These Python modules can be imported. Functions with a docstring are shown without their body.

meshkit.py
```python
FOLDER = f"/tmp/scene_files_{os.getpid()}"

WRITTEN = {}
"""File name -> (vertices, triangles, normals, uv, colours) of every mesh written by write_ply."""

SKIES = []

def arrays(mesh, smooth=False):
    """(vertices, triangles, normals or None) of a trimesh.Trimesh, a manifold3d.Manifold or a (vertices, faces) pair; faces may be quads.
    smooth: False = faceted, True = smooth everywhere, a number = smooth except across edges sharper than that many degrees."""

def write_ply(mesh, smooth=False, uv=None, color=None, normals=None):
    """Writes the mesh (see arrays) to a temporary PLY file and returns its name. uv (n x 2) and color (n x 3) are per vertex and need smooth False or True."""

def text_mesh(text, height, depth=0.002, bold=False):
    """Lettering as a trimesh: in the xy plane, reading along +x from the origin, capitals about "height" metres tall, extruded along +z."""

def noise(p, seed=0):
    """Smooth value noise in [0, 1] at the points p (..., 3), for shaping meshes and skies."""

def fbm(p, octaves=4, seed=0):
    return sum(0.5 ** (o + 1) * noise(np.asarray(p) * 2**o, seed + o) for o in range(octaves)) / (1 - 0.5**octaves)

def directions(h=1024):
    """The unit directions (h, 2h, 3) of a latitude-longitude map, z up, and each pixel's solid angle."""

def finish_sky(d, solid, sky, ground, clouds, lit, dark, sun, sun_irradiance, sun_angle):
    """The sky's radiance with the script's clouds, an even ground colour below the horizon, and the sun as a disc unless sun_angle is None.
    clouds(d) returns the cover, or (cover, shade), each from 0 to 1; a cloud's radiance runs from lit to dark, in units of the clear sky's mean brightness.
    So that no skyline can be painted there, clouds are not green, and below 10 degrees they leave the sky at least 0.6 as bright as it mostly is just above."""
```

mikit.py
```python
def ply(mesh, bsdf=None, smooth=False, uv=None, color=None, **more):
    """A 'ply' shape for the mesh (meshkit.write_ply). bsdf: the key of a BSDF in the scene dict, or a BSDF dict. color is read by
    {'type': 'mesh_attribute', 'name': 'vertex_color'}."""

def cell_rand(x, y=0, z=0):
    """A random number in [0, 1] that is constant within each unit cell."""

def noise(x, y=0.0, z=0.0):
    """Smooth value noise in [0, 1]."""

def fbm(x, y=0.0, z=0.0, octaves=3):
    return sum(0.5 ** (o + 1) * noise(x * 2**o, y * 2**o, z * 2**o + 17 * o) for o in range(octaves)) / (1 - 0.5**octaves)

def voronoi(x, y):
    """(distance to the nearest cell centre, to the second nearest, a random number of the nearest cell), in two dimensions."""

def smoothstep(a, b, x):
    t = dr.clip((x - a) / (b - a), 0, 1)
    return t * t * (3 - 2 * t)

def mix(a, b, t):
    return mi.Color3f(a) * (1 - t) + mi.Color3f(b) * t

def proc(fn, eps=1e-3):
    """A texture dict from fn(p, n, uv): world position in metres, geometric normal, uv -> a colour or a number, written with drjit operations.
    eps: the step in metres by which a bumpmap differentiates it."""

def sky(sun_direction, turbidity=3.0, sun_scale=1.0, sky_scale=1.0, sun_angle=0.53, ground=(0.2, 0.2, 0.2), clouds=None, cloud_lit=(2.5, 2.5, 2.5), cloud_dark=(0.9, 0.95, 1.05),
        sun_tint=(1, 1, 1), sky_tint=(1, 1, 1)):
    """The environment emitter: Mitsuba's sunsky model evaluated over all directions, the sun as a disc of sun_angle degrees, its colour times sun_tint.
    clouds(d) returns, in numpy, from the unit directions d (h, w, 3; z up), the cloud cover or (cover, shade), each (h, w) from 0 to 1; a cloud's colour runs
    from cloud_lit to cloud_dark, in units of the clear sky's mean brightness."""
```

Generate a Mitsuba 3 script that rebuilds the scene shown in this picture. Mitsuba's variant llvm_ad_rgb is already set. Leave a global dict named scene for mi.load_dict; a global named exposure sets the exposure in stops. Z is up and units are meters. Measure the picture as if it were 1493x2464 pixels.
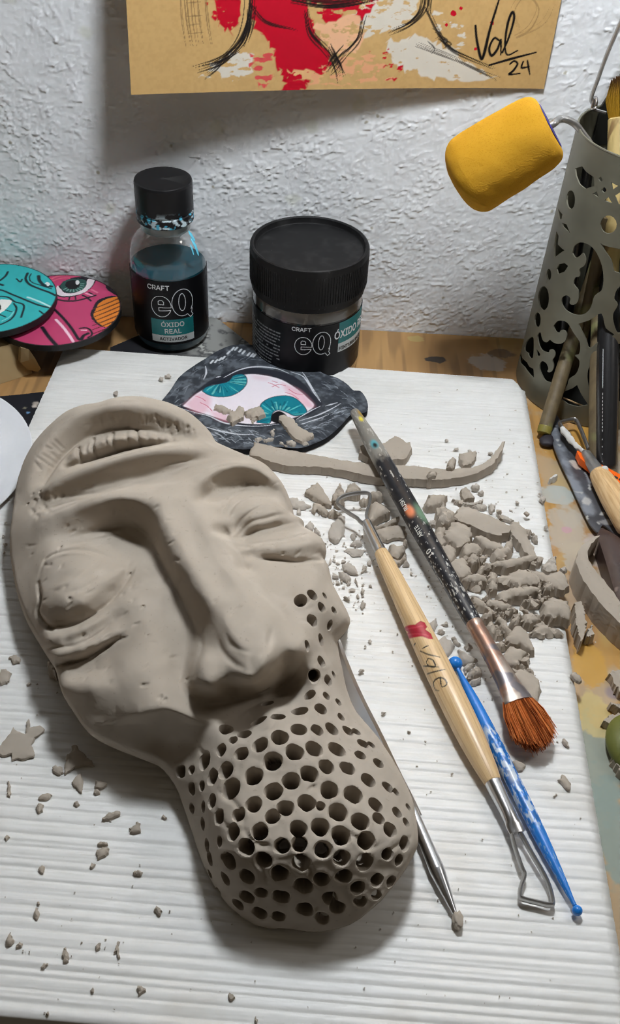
import math, random, numpy as np, trimesh, mitsuba as mi, drjit as dr, mikit, meshkit, shapely, manifold3d as m3
from scipy import ndimage
from scipy.interpolate import RBFInterpolator, RegularGridInterpolator
from shapely.geometry import Polygon, LineString, Point
from shapely import affinity
noise, fbm, voronoi, cell_rand, smoothstep, mix = mikit.noise, mikit.fbm, mikit.voronoi, mikit.cell_rand, mikit.smoothstep, mikit.mix
T = mi.ScalarTransform4f
scene, labels = {'type': 'scene'}, {}

# ---------------------------------------------------------------- camera, light, exposure
exposure = 0.05
F, CX, CY = 2360.0, 746.5, 1232.0
TH, RO, CAMZ = math.radians(42.57), math.atan(.056), .36
FW = np.array([0, math.cos(TH), -math.sin(TH)]); UP0 = np.array([0, math.sin(TH), math.cos(TH)]); EX = np.array([1., 0, 0])
RT = math.cos(RO) * EX + math.sin(RO) * UP0
DN = math.sin(RO) * EX - math.cos(RO) * UP0
CAM = np.array([0, 0, CAMZ])
scene['camera'] = {'type': 'perspective', 'fov': math.degrees(2 * math.atan(CX / F)), 'fov_axis': 'x', 'near_clip': .01, 'far_clip': 20.0,
                   'to_world': T().look_at(origin=CAM.tolist(), target=(CAM + FW).tolist(), up=(-DN).tolist())}
# desk lamp: a small frosted bulb above the work, cool white; the dim room around is warm
LAMP = (0.045, 0.43, 0.48)
scene['sky'] = {'type': 'constant', 'radiance': {'type': 'rgb', 'value': [.055, .046, .034]}}
lampmesh = trimesh.creation.icosphere(3, .035); lampmesh.apply_translation(LAMP)
scene['desk_lamp_bulb'] = mikit.ply(lampmesh, {'type': 'diffuse', 'reflectance': {'type': 'rgb', 'value': .8}}, smooth=True,
                                    emitter={'type': 'area', 'radiance': {'type': 'rgb', 'value': [148, 157, 165]}})
labels['desk_lamp_bulb'] = {'label': 'frosted desk lamp bulb hanging above the work board', 'category': 'lamp'}

# a second, wider lamp stands to the right of the table
lm2 = trimesh.creation.cylinder(.075, .01, sections=48); lm2.apply_transform(trimesh.geometry.align_vectors([0, 0, 1], np.array([-.45, -.02, -.55]))); lm2.apply_translation((.50, .36, .55))
scene['side_lamp_panel'] = mikit.ply(lm2, {'type': 'diffuse', 'reflectance': {'type': 'rgb', 'value': .8}}, smooth=False, emitter={'type': 'area', 'radiance': {'type': 'rgb', 'value': [11, 10.6, 10]}})
labels['side_lamp_panel'] = {'label': 'round white lamp panel shining from the right of the worktop', 'category': 'lamp'}

# ---------------------------------------------------------------- helpers
def at(px, py, z=0.):
    """the point at height z (metres above the work board) that the camera sees at a pixel of the photograph"""
    px, py, z = np.broadcast_arrays(np.asarray(px, float), np.asarray(py, float), np.asarray(z, float))
    d = FW + ((px - CX) / F)[..., None] * RT + ((py - CY) / F)[..., None] * DN
    return CAM + d * ((z - CAMZ) / d[..., 2])[..., None]
def aty(px, py, y):
    d = FW + (px - CX) / F * RT + (py - CY) / F * DN
    return CAM + d * (y / d[1])
def rgb(*v): return {'type': 'rgb', 'value': list(map(float, v))}
def s2l(*c):
    c = np.asarray(c, float) / 255.; return np.where(c <= .04045, c / 12.92, ((c + .055) / 1.055) ** 2.4)
def mat(name, color, rough=.6, bump=None, scale=1.0, **kw):
    b = {'type': 'principled', 'base_color': color if isinstance(color, dict) else rgb(*color), 'roughness': rough, **kw}
    if bump is not None: b = {'type': 'bumpmap', 'arbitrary': bump, 'scale': scale, 'bsdf': b}
    scene[name] = {'type': 'twosided', 'bsdf': b}
    return name
VC = {'type': 'mesh_attribute', 'name': 'vertex_color'}
COUNT = {}
def key(name, parent=None):
    k = (parent + '__' if parent else '') + name
    n = COUNT.get(k, -1) + 1; COUNT[k] = n
    return k if n == 0 else f'{k}_{n:03d}'
def obj(name, mesh, bsdf, parent=None, smooth=30, color=None, **lab):
    k = key(name, parent)
    if color is not None and smooth not in (False, True): smooth = True
    scene[k] = mikit.ply(mesh, bsdf, smooth=smooth, color=color)
    if lab: labels[k] = lab
    return k
def thing(name, label, category, group=None):
    k = key(name); labels[k] = {'label': label, 'category': category}
    if group: labels[k]['group'] = group
    return k
def cat(*ms): return trimesh.util.concatenate(list(ms))
def frame(axis, up=(0, 0, 1)):
    a = np.asarray(axis, float); a = a / np.linalg.norm(a)
    u = np.asarray(up, float); u = u - a * (u @ a)
    if np.linalg.norm(u) < 1e-6: u = np.array([1., 0, 0]) - a * a[0]
    u /= np.linalg.norm(u)
    return a, u, np.cross(a, u)
def grid_faces(n, m, wrap=False):
    i = np.arange(n - 1)[:, None]; j = np.arange(m if wrap else m - 1)[None]
    j2 = (j + 1) % m
    a, b, c, d = i * m + j, i * m + j2, (i + 1) * m + j2, (i + 1) * m + j
    return np.stack([np.stack(np.broadcast_arrays(a, b, c), -1).reshape(-1, 3), np.stack(np.broadcast_arrays(a, c, d), -1).reshape(-1, 3)], 1).reshape(-1, 3)
def lathe(P0, P1, prof, n=32, squash=None, up=(0, 0, 1), caps=True):
    """surface of revolution from P0 to P1: prof = rows of (t from 0 to 1, radius[, flattening])"""
    P0, P1 = np.asarray(P0, float), np.asarray(P1, float)
    a, u, w = frame(P1 - P0, up)
    prof = np.asarray(prof, float); th = np.arange(n) / n * 2 * math.pi
    fl = prof[:, 2] if prof.shape[1] > 2 else np.ones(len(prof))
    c = P0 + prof[:, :1] * (P1 - P0)
    v = c[:, None] + prof[:, 1, None, None] * (np.cos(th)[None, :, None] * u * fl[:, None, None] + np.sin(th)[None, :, None] * w * (2 - fl)[:, None, None])
    f = grid_faces(len(prof), n, True); v = v.reshape(-1, 3)
    if caps:
        v = np.vstack([v, c[:1], c[-1:]]); k = len(v); j = np.arange(n); j2 = (j + 1) % n; L = (len(prof) - 1) * n
        f = np.vstack([f, np.stack([j2, j, np.full(n, k - 2)], 1), np.stack([L + j, L + j2, np.full(n, k - 1)], 1)])
    m = trimesh.Trimesh(v, f, process=False)
    if m.volume < 0: m.invert()
    return m
def catmull(P, n=8):
    P = np.asarray(P, float); Q = np.vstack([2 * P[0] - P[1], P, 2 * P[-1] - P[-2]]); t = np.linspace(0, 1, n, endpoint=False)[:, None]
    out = [.5 * (2 * Q[i] + (Q[i + 1] - Q[i - 1]) * t + (2 * Q[i - 1] - 5 * Q[i] + 4 * Q[i + 1] - Q[i + 2]) * t**2 + (3 * Q[i] - Q[i - 1] - 3 * Q[i + 1] + Q[i + 2]) * t**3) for i in range(1, len(Q) - 2)]
    return np.vstack(out + [P[-1:]])
def tube(P, r, n=10, flat=1.0, up=(0, 0, 1), closed=False):
    """a round (or flat) wire along the points P; r a number or one per point"""
    P = np.asarray(P, float); r = np.broadcast_to(np.asarray(r, float), len(P))
    t = np.gradient(P, axis=0)
    if closed: t = np.roll(P, -1, 0) - np.roll(P, 1, 0)
    t /= np.linalg.norm(t, axis=1, keepdims=True)
    u = np.asarray(up, float) - t * (t @ np.asarray(up, float))[:, None]
    bad = np.linalg.norm(u, axis=1) < .05
    u[bad] = np.cross(t[bad], [1., 0, 0])
    u /= np.linalg.norm(u, axis=1, keepdims=True); w = np.cross(t, u)
    th = np.arange(n) / n * 2 * math.pi
    v = P[:, None] + r[:, None, None] * (np.cos(th)[None, :, None] * u[:, None] * flat + np.sin(th)[None, :, None] * w[:, None])
    if closed:
        v = np.concatenate([v, v[:1]]); m = trimesh.Trimesh(v.reshape(-1, 3), grid_faces(len(P) + 1, n, True), process=False)
    else:
        f = grid_faces(len(P), n, True); v = np.vstack([v.reshape(-1, 3), P[:1], P[-1:]]); k = len(v); j = np.arange(n); j2 = (j + 1) % n; L = (len(P) - 1) * n
        f = np.vstack([f, np.stack([j2, j, np.full(n, k - 2)], 1), np.stack([L + j, L + j2, np.full(n, k - 1)], 1)])
        m = trimesh.Trimesh(v, f, process=False)
    if m.volume < 0: m.invert()
    return m
def to_man(m): return m3.Manifold(m3.Mesh(np.asarray(m.vertices, np.float32), np.asarray(m.faces, np.uint32)))
def from_man(m):
    q = m.to_mesh(); return trimesh.Trimesh(q.vert_properties[:, :3], q.tri_verts, process=False)
def segdist(p, line):
    """distance of the points p (n, 2) to a polyline, and the arc position 0..1 of the nearest point"""
    p = np.asarray(p, float); best = np.full(len(p), 1e9); pos = np.zeros(len(p)); line = np.asarray(line, float)
    L = np.r_[0, np.cumsum(np.linalg.norm(np.diff(line, axis=0), axis=1))]
    for i in range(len(line) - 1):
        a, b = line[i], line[i + 1]; e = b - a; q = max(e @ e, 1e-18)
        t = np.clip(((p - a) @ e) / q, 0, 1); d = np.linalg.norm(p - a - t[:, None] * e, axis=1)
        k = d < best; best[k] = d[k]; pos[k] = (L[i] + t[k] * (L[i + 1] - L[i])) / max(L[-1], 1e-12)
    return best, pos
def sstep(a, b, x):
    t = np.clip((x - a) / (b - a), 0, 1); return t * t * (3 - 2 * t)
class Paint:
    """flat print: colours of mesh points, painted with polygons and strokes in the sheet's own 2-D coordinates"""
    def __init__(self, p, base): self.p = np.asarray(p, float); self.x, self.y = self.p[:, 0].copy(), self.p[:, 1].copy(); self.c = np.tile(np.asarray(base, float), (len(p), 1))
    def put(self, a, color): a = np.clip(a, 0, 1)[:, None]; self.c = self.c * (1 - a) + a * np.asarray(color, float)
    def sub(self, k, a, color): a = np.clip(a, 0, 1)[:, None]; self.c[k] = self.c[k] * (1 - a) + a * np.asarray(color, float)
    def poly(self, pts, color, soft=0., a=1.):
        g = Polygon(pts).buffer(0); x0, y0, x1, y1 = g.bounds
        k = np.where((self.x > x0 - soft) & (self.x < x1 + soft))[0]; k = k[(self.y[k] > y0 - soft) & (self.y[k] < y1 + soft)]
        if soft > 0:
            q = shapely.points(self.p[k]); d = shapely.distance(q, g.boundary) * np.where(shapely.contains_xy(g, self.p[k, 0], self.p[k, 1]), 1, -1); m = sstep(-soft, soft, d)
        else: m = shapely.contains_xy(g, self.p[k, 0], self.p[k, 1])
        self.sub(k, m * a, color)
    def stroke(self, pts, w, color, a=1., soft=.3, taper=(1., 1.), smooth=True):
        line = catmull(pts, 5) if smooth and len(pts) > 2 else np.asarray(pts, float)
        lo, hi = line.min(0) - 2 * w, line.max(0) + 2 * w
        k = np.where((self.x > lo[0]) & (self.x < hi[0]))[0]; k = k[(self.y[k] > lo[1]) & (self.y[k] < hi[1])]
        if not len(k): return
        d, t = segdist(self.p[k], line)
        ww = w / 2 * np.interp(t, [0, .5, 1], [taper[0], 1, taper[1]])
        self.sub(k, (1 - sstep(ww * (1 - soft), ww * (1 + soft) + 1e-9, d)) * a, color)
# ---------------------------------------------------------------- the setting: wall, worktop, work board
WALL_A, WALL_D = np.array([-.1401, .5967]), np.array([.99998, -.0059])
def wally(x): return WALL_A[1] + (x - WALL_A[0]) * WALL_D[1]
TABLE = -.010
def wall_col(p, n, uv):
    c = mix(mi.Color3f(.84, .855, .87), mi.Color3f(.77, .785, .80), fbm(p.x * 14, p.z * 14, 3.0))
    spot, _, r = voronoi(p.x * 40 + 3, p.z * 40)
    c = mix(c, mi.Color3f(.33, .30, .22), dr.select(r > .80, 1 - smoothstep(.03, .08, spot + .03 * noise(p.x * 900, p.z * 900)), 0) * .8)
    s2, _, r2 = voronoi(p.x * 17, p.z * 17 + 5)
    return mix(c, mi.Color3f(.62, .63, .50), dr.select(r2 > .62, 1 - smoothstep(.06, .13, s2 + .05 * noise(p.x * 300, p.z * 300)), 0) * .45)
def wall_bump(p, n, uv):
    a = fbm(p.x * 420, p.z * 520, 1.0, octaves=2); b = noise(p.x * 70, p.z * 75, 9.0)
    return smoothstep(.38, .78, a) * (.35 + .9 * b) + .8 * noise(p.x * 60, p.z * 60, 4.)
mat('wall_paint', mikit.proc(wall_col), .8, specular=.25)
xs_, zs_ = np.arange(-.27, .271, .0007), np.arange(-.03, .245, .0007); WX, WZ = np.meshgrid(xs_, zs_); q3 = np.stack([WX, WZ, 0 * WX], -1)
n1 = meshkit.fbm(q3 * [430, 600, 1], 2, 3); n2 = meshkit.noise(q3 * [110, 140, 1], 5); n3 = meshkit.noise(q3 * [38, 44, 1], 8)
hh = .00055 * (sstep(.45, .80, n1) * (.25 + .9 * n2)) - .00035 * sstep(.36, .22, n1) * n2 + .0004 * (n2 - .5) + .0006 * (n3 - .5)
wp = np.stack([WX, wally(WX) - hh, WZ], -1).reshape(-1, 3); nf = grid_faces(*WX.shape)
q_ = np.array([[-1.2, -.6], [1.2, -.6], [1.2, 1.4], [-1.2, 1.4]]); L_ = [Polygon(q_, [[(-.2695, -.0295), (.2700, -.0295), (.2700, .2440), (-.2695, .2440)]])]
fr_ = trimesh.creation.extrude_polygon(L_[0], .02, engine='earcut'); v_ = fr_.vertices; fr_ = trimesh.Trimesh(np.c_[v_[:, 0], wally(v_[:, 0]) + v_[:, 2] + .0003, v_[:, 1]], fr_.faces[:, ::-1], process=False)
wm = cat(trimesh.Trimesh(wp, nf, process=False), fr_)
obj('wall_back', wm, 'wall_paint', smooth=50, kind='structure', label='white rough plastered wall behind the worktop')

STAINS = [(*at(x, y, TABLE)[:2], rx, ry, col, am) for x, y, rx, ry, col, am in [(1048, 865, .0078, .0042, (.035, .03, .028), .95), (1175, 872, .014, .011, (.50, .47, .44), .7), (1205, 850, .010, .006, (.05, .045, .04), .6), (1345, 1190, .012, .010, (.36, .42, .42), .7), (1370, 1290, .012, .030, (.40, .37, .32), .7), (1000, 815, .006, .004, (.42, .40, .15), .4),
    (1450, 1330, .010, .016, (.42, .36, .34), .7), (1440, 1850, .012, .030, (.20, .25, .22), .85), (1480, 2000, .010, .030, (.19, .24, .21), .9), (1420, 1600, .009, .016, (.45, .24, .03), .9), (1430, 1720, .010, .014, (.46, .36, .14), .8), (1455, 1480, .008, .010, (.05, .09, .28), .6), (1365, 1275, .003, .003, (.50, .20, .36), .4), (1465, 1400, .003, .008, (.45, .16, .24), .35)]]
def table_col(p, n, uv):
    g = fbm(p.x * 90 + 2 * noise(p.x * 9, p.y * 9), p.y * 9, 0.0, octaves=4)
    c = mix(mi.Color3f(.28, .145, .050), mi.Color3f(.45, .265, .105), g)
    c = mix(c, mi.Color3f(.16, .085, .04), smoothstep(.55, .85, noise(p.x * 330, p.y * 22, 5.)) * .45)
    r = smoothstep(.10, .20, p.x + .02 * noise(p.x * 30, p.y * 30))
    k = fbm(p.x * 48, p.y * 34, 2.0, octaves=5)
    c = mix(c, mi.Color3f(.42, .22, .03), smoothstep(.52, .58, fbm(p.x * 22 + 7, p.y * 14, 6.)) * r * .8)
    c = mix(c, mi.Color3f(.36, .34, .29), smoothstep(.50, .60, k) * r * .75)
    c = mix(c, mi.Color3f(.20, .25, .21), smoothstep(.30, .22, p.y + .04 * noise(p.x * 40, p.y * 40)) * r * .9)
    c = mix(c, mi.Color3f(.45, .33, .12), smoothstep(.60, .68, fbm(p.x * 40 + 3, p.y * 34, 11.)) * r * .7)
    d, _, q = voronoi(p.x * 130, p.y * 130)
    c = mix(c, mi.Color3f(.62, .62, .58), dr.select(q > .93, 1 - smoothstep(.04, .10 + 1.2 * (q - .93), d + .12 * noise(p.x * 900, p.y * 900)), 0) * r * .8)
    for (sx, sy, rx, ry, col, am) in STAINS:
        e = dr.sqrt(dr.square((p.x - sx) / rx) + dr.square((p.y - sy) / ry)) + .9 * (fbm(p.x * 220, p.y * 260, sx * 90, octaves=3) - .5)
        c = mix(c, mi.Color3f(*col), (1 - smoothstep(.75, 1.0, e)) * am)
    d2, _, q2 = voronoi(p.x * 60 + 9, p.y * 60)
    c = mix(c, mix(mi.Color3f(.5, .16, .3), mi.Color3f(.06, .09, .3), smoothstep(.96, .97, q2)), dr.select(q2 > .93, 1 - smoothstep(.15, .3, d2), 0) * r * .5)
    return c
mat('stained_wood', mikit.proc(table_col), .55, mikit.proc(lambda p, n, uv: fbm(p.x * 200, p.y * 60, 1.), 4e-4), .0003)
def slab(x0, x1, y0, y1, z0, z1, ch=.002):
    m = trimesh.creation.box((x1 - x0, y1 - y0, z1 - z0)); m.apply_translation([(x0 + x1) / 2, (y0 + y1) / 2, (z0 + z1) / 2]); return m
tt = thing('worktable', 'wooden worktop with worn varnish and paint stains under everything', 'table')
tm = slab(-.6, .6, .1245, .5945, TABLE - .03, TABLE)
obj('tabletop', tm, 'stained_wood', tt, smooth=False)
mat('dark_wood', (.10, .06, .035), .6)
obj('apron', slab(-.56, .56, .16, .56, TABLE - .10, TABLE - .0301), 'dark_wood', tt, smooth=False)

obj('floor', slab(-1.2, 1.2, -1.2, .59, -.77, -.75), mat('dark_floor', (.05, .045, .04), .7), smooth=False, kind='structure', label='dark floor far below the worktop')
# the work board: thirty by forty-one centimetres, white paint brushed over a ribbed face
BA = math.radians(-1.46); BO = np.array([-.1666, .5388]); BU = np.array([math.cos(BA), math.sin(BA)]); BV = np.array([BU[1], -BU[0]])
BW, BL = .300, .4097
def board_xy(u, v): return BO + np.asarray(u)[..., None] * BU + np.asarray(v)[..., None] * BV
rs = np.random.default_rng(5)
nv, nu = 1100, 70
v1 = np.linspace(0, BL, nv)
cuts = [0.]
while cuts[-1] < BL + .01: cuts.append(cuts[-1] + rs.uniform(.0030, .0058))
cuts = np.array(cuts); dep = rs.uniform(.00007, .00024, len(cuts)); wid = rs.uniform(.0005, .0012, len(cuts))
uu, vv = np.meshgrid(np.linspace(0, BW, nu), v1)
vj = vv + .0006 * (meshkit.noise(np.stack([uu * 16, vv * 9, 0 * uu], -1), 3) - .5) * 2
i = np.clip(np.searchsorted(cuts, vj), 1, len(cuts) - 1)
bz = np.zeros_like(uu)
for k in (i - 1, i):
    d = np.abs(vj - cuts[k]); bz -= dep[k] * np.exp(-(d / wid[k]) ** 2) * (.5 + meshkit.noise(np.stack([uu * 25, cuts[k] * 999, 0 * uu], -1), 7))
mid = (vj - cuts[i - 1]) / (cuts[i] - cuts[i - 1])
bz -= .00022 * (2 * mid - 1) ** 2 + .00022 * meshkit.noise(np.stack([uu * 12, vj * 900, 0 * uu], -1), 9)
bz -= .0001
edge = np.minimum(np.minimum(uu, BW - uu), np.minimum(vv, BL - vv)); bz -= .0012 * np.exp(-edge / .0006)
ch = np.clip((uu - (BW - .0045)) + (.006 - vv) * .75, 0, None); uu2 = uu - ch * .9       # the far right corner is knocked off
top = np.concatenate([board_xy(uu2, vv), bz[..., None]], -1).reshape(-1, 3)
f = grid_faces(nv, nu)[:, ::-1]
rim = np.r_[np.arange(nu), np.arange(1, nv) * nu + nu - 1, (nv - 1) * nu + np.arange(nu - 2, -1, -1), np.arange(nv - 2, 0, -1) * nu]
low = top[rim].copy(); low[:, 2] = TABLE + .0002
k0 = len(top); r2 = np.roll(np.arange(len(rim)), -1)
side = np.vstack([np.stack([rim, rim[r2], k0 + r2], 1), np.stack([rim, k0 + r2, k0 + np.arange(len(rim))], 1)])
bm = trimesh.Trimesh(np.vstack([top, low]), np.vstack([f, side]), process=False)
if bm.face_normals[0, 2] < 0: bm.invert()
def board_col(p, n, uv):
    c = mix(mi.Color3f(.755, .75, .735), mi.Color3f(.68, .67, .64), fbm(p.x * 18, p.y * 60, 1.))
    st = smoothstep(.55, .75, fbm(p.x * 30 + 5, p.y * 45, 3., octaves=4)) * smoothstep(.33, .22, p.y)
    c = mix(c, mi.Color3f(.52, .48, .42), st * .38)
    return mix(c, mi.Color3f(.62, .61, .58), smoothstep(.6, .8, noise(p.x * 40, p.y * 1500, 6.)) * .3)
mat('white_board_paint', mikit.proc(board_col), .45, specular=.4)
obj('work_board', bm, 'white_board_paint', smooth=40, label='white painted board with fine ribs lying on the worktop under the clay mask', category='board')
# ---------------------------------------------------------------- the clay mask
def clay_col(p, n, uv):
    c = mix(mi.Color3f(.405, .352, .292), mi.Color3f(.334, .288, .237), fbm(p.x * 28, p.y * 28, p.z * 28))
    c = mix(c, mi.Color3f(.46, .405, .345), smoothstep(.55, .8, fbm(p.x * 60 + 3, p.y * 60, p.z * 60)) * .45)
    return mix(c, mi.Color3f(.15, .115, .09), smoothstep(.86, .92, noise(p.x * 900, p.y * 900, p.z * 900)) * .2)
mat('clay', mikit.proc(clay_col), .82, mikit.proc(lambda p, n, uv: fbm(p.x * 900, p.y * 900, p.z * 900) + .8 * noise(p.x * 260, p.y * 260, p.z * 260), 2e-4), .00016, specular=.25)

def c1(*q): return [(x / 1.6589, 900 + y / 1.6589) for x, y in q]
def c2(*q): return [(200 + x / 1.6589, 1400 + y / 1.6589) for x, y in q]
# the outline as seen, with the height of the edge in centimetres
OUT = [(300, 953, 4.8), (370, 958, 4.7), (430, 978, 4.3), (485, 1018, 4.1), (510, 1055, 4.0), (560, 1080, 4.0), (620, 1105, 3.9), (660, 1140, 3.7), (690, 1200, 3.5), (697, 1232, 3.5),
       (720, 1245, 3.6), (722, 1262, 3.6), (765, 1288, 3.6), (776, 1315, 3.4), (765, 1338, 3.2), (780, 1352, 3.2), (792, 1400, 3.2), (826, 1465, 3.1), (834, 1488, 3.0), (825, 1508, 2.8), (803, 1535, 2.6), (806, 1570, 2.5),
       (815, 1610, 2.6), (825, 1660, 2.6), (850, 1720, 2.7), (898, 1775, 2.9), (945, 1845, 3.0), (985, 1925, 3.0), (994, 1965, 3.2), (1002, 2030, 3.2), (985, 2070, 3.0), (950, 2125, 2.7), (905, 2180, 2.2),
       (850, 2226, 1.5), (780, 2246, .9), (700, 2241, .4), (620, 2214, .6), (555, 2168, .9), (515, 2110, 1.0), (492, 2060, 1.0), (472, 2000, 1.0), (452, 1940, 1.2), (430, 1885, 1.4), (392, 1838, 1.7),
       (350, 1818, 1.8), (270, 1788, 2.2), (215, 1758, 2.5), (172, 1702, 2.6), (142, 1640, 2.6), (130, 1600, 2.5), (105, 1560, 2.4), (65, 1490, 2.2), (38, 1405, 2.0), (25, 1320, 2.0), (28, 1250, 2.3),
       (35, 1190, 2.5), (47, 1134, 2.9), (69, 1083, 3.3), (95, 1046, 3.6), (130, 1012, 4.0), (175, 982, 4.4), (240, 968, 4.7)]
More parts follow.
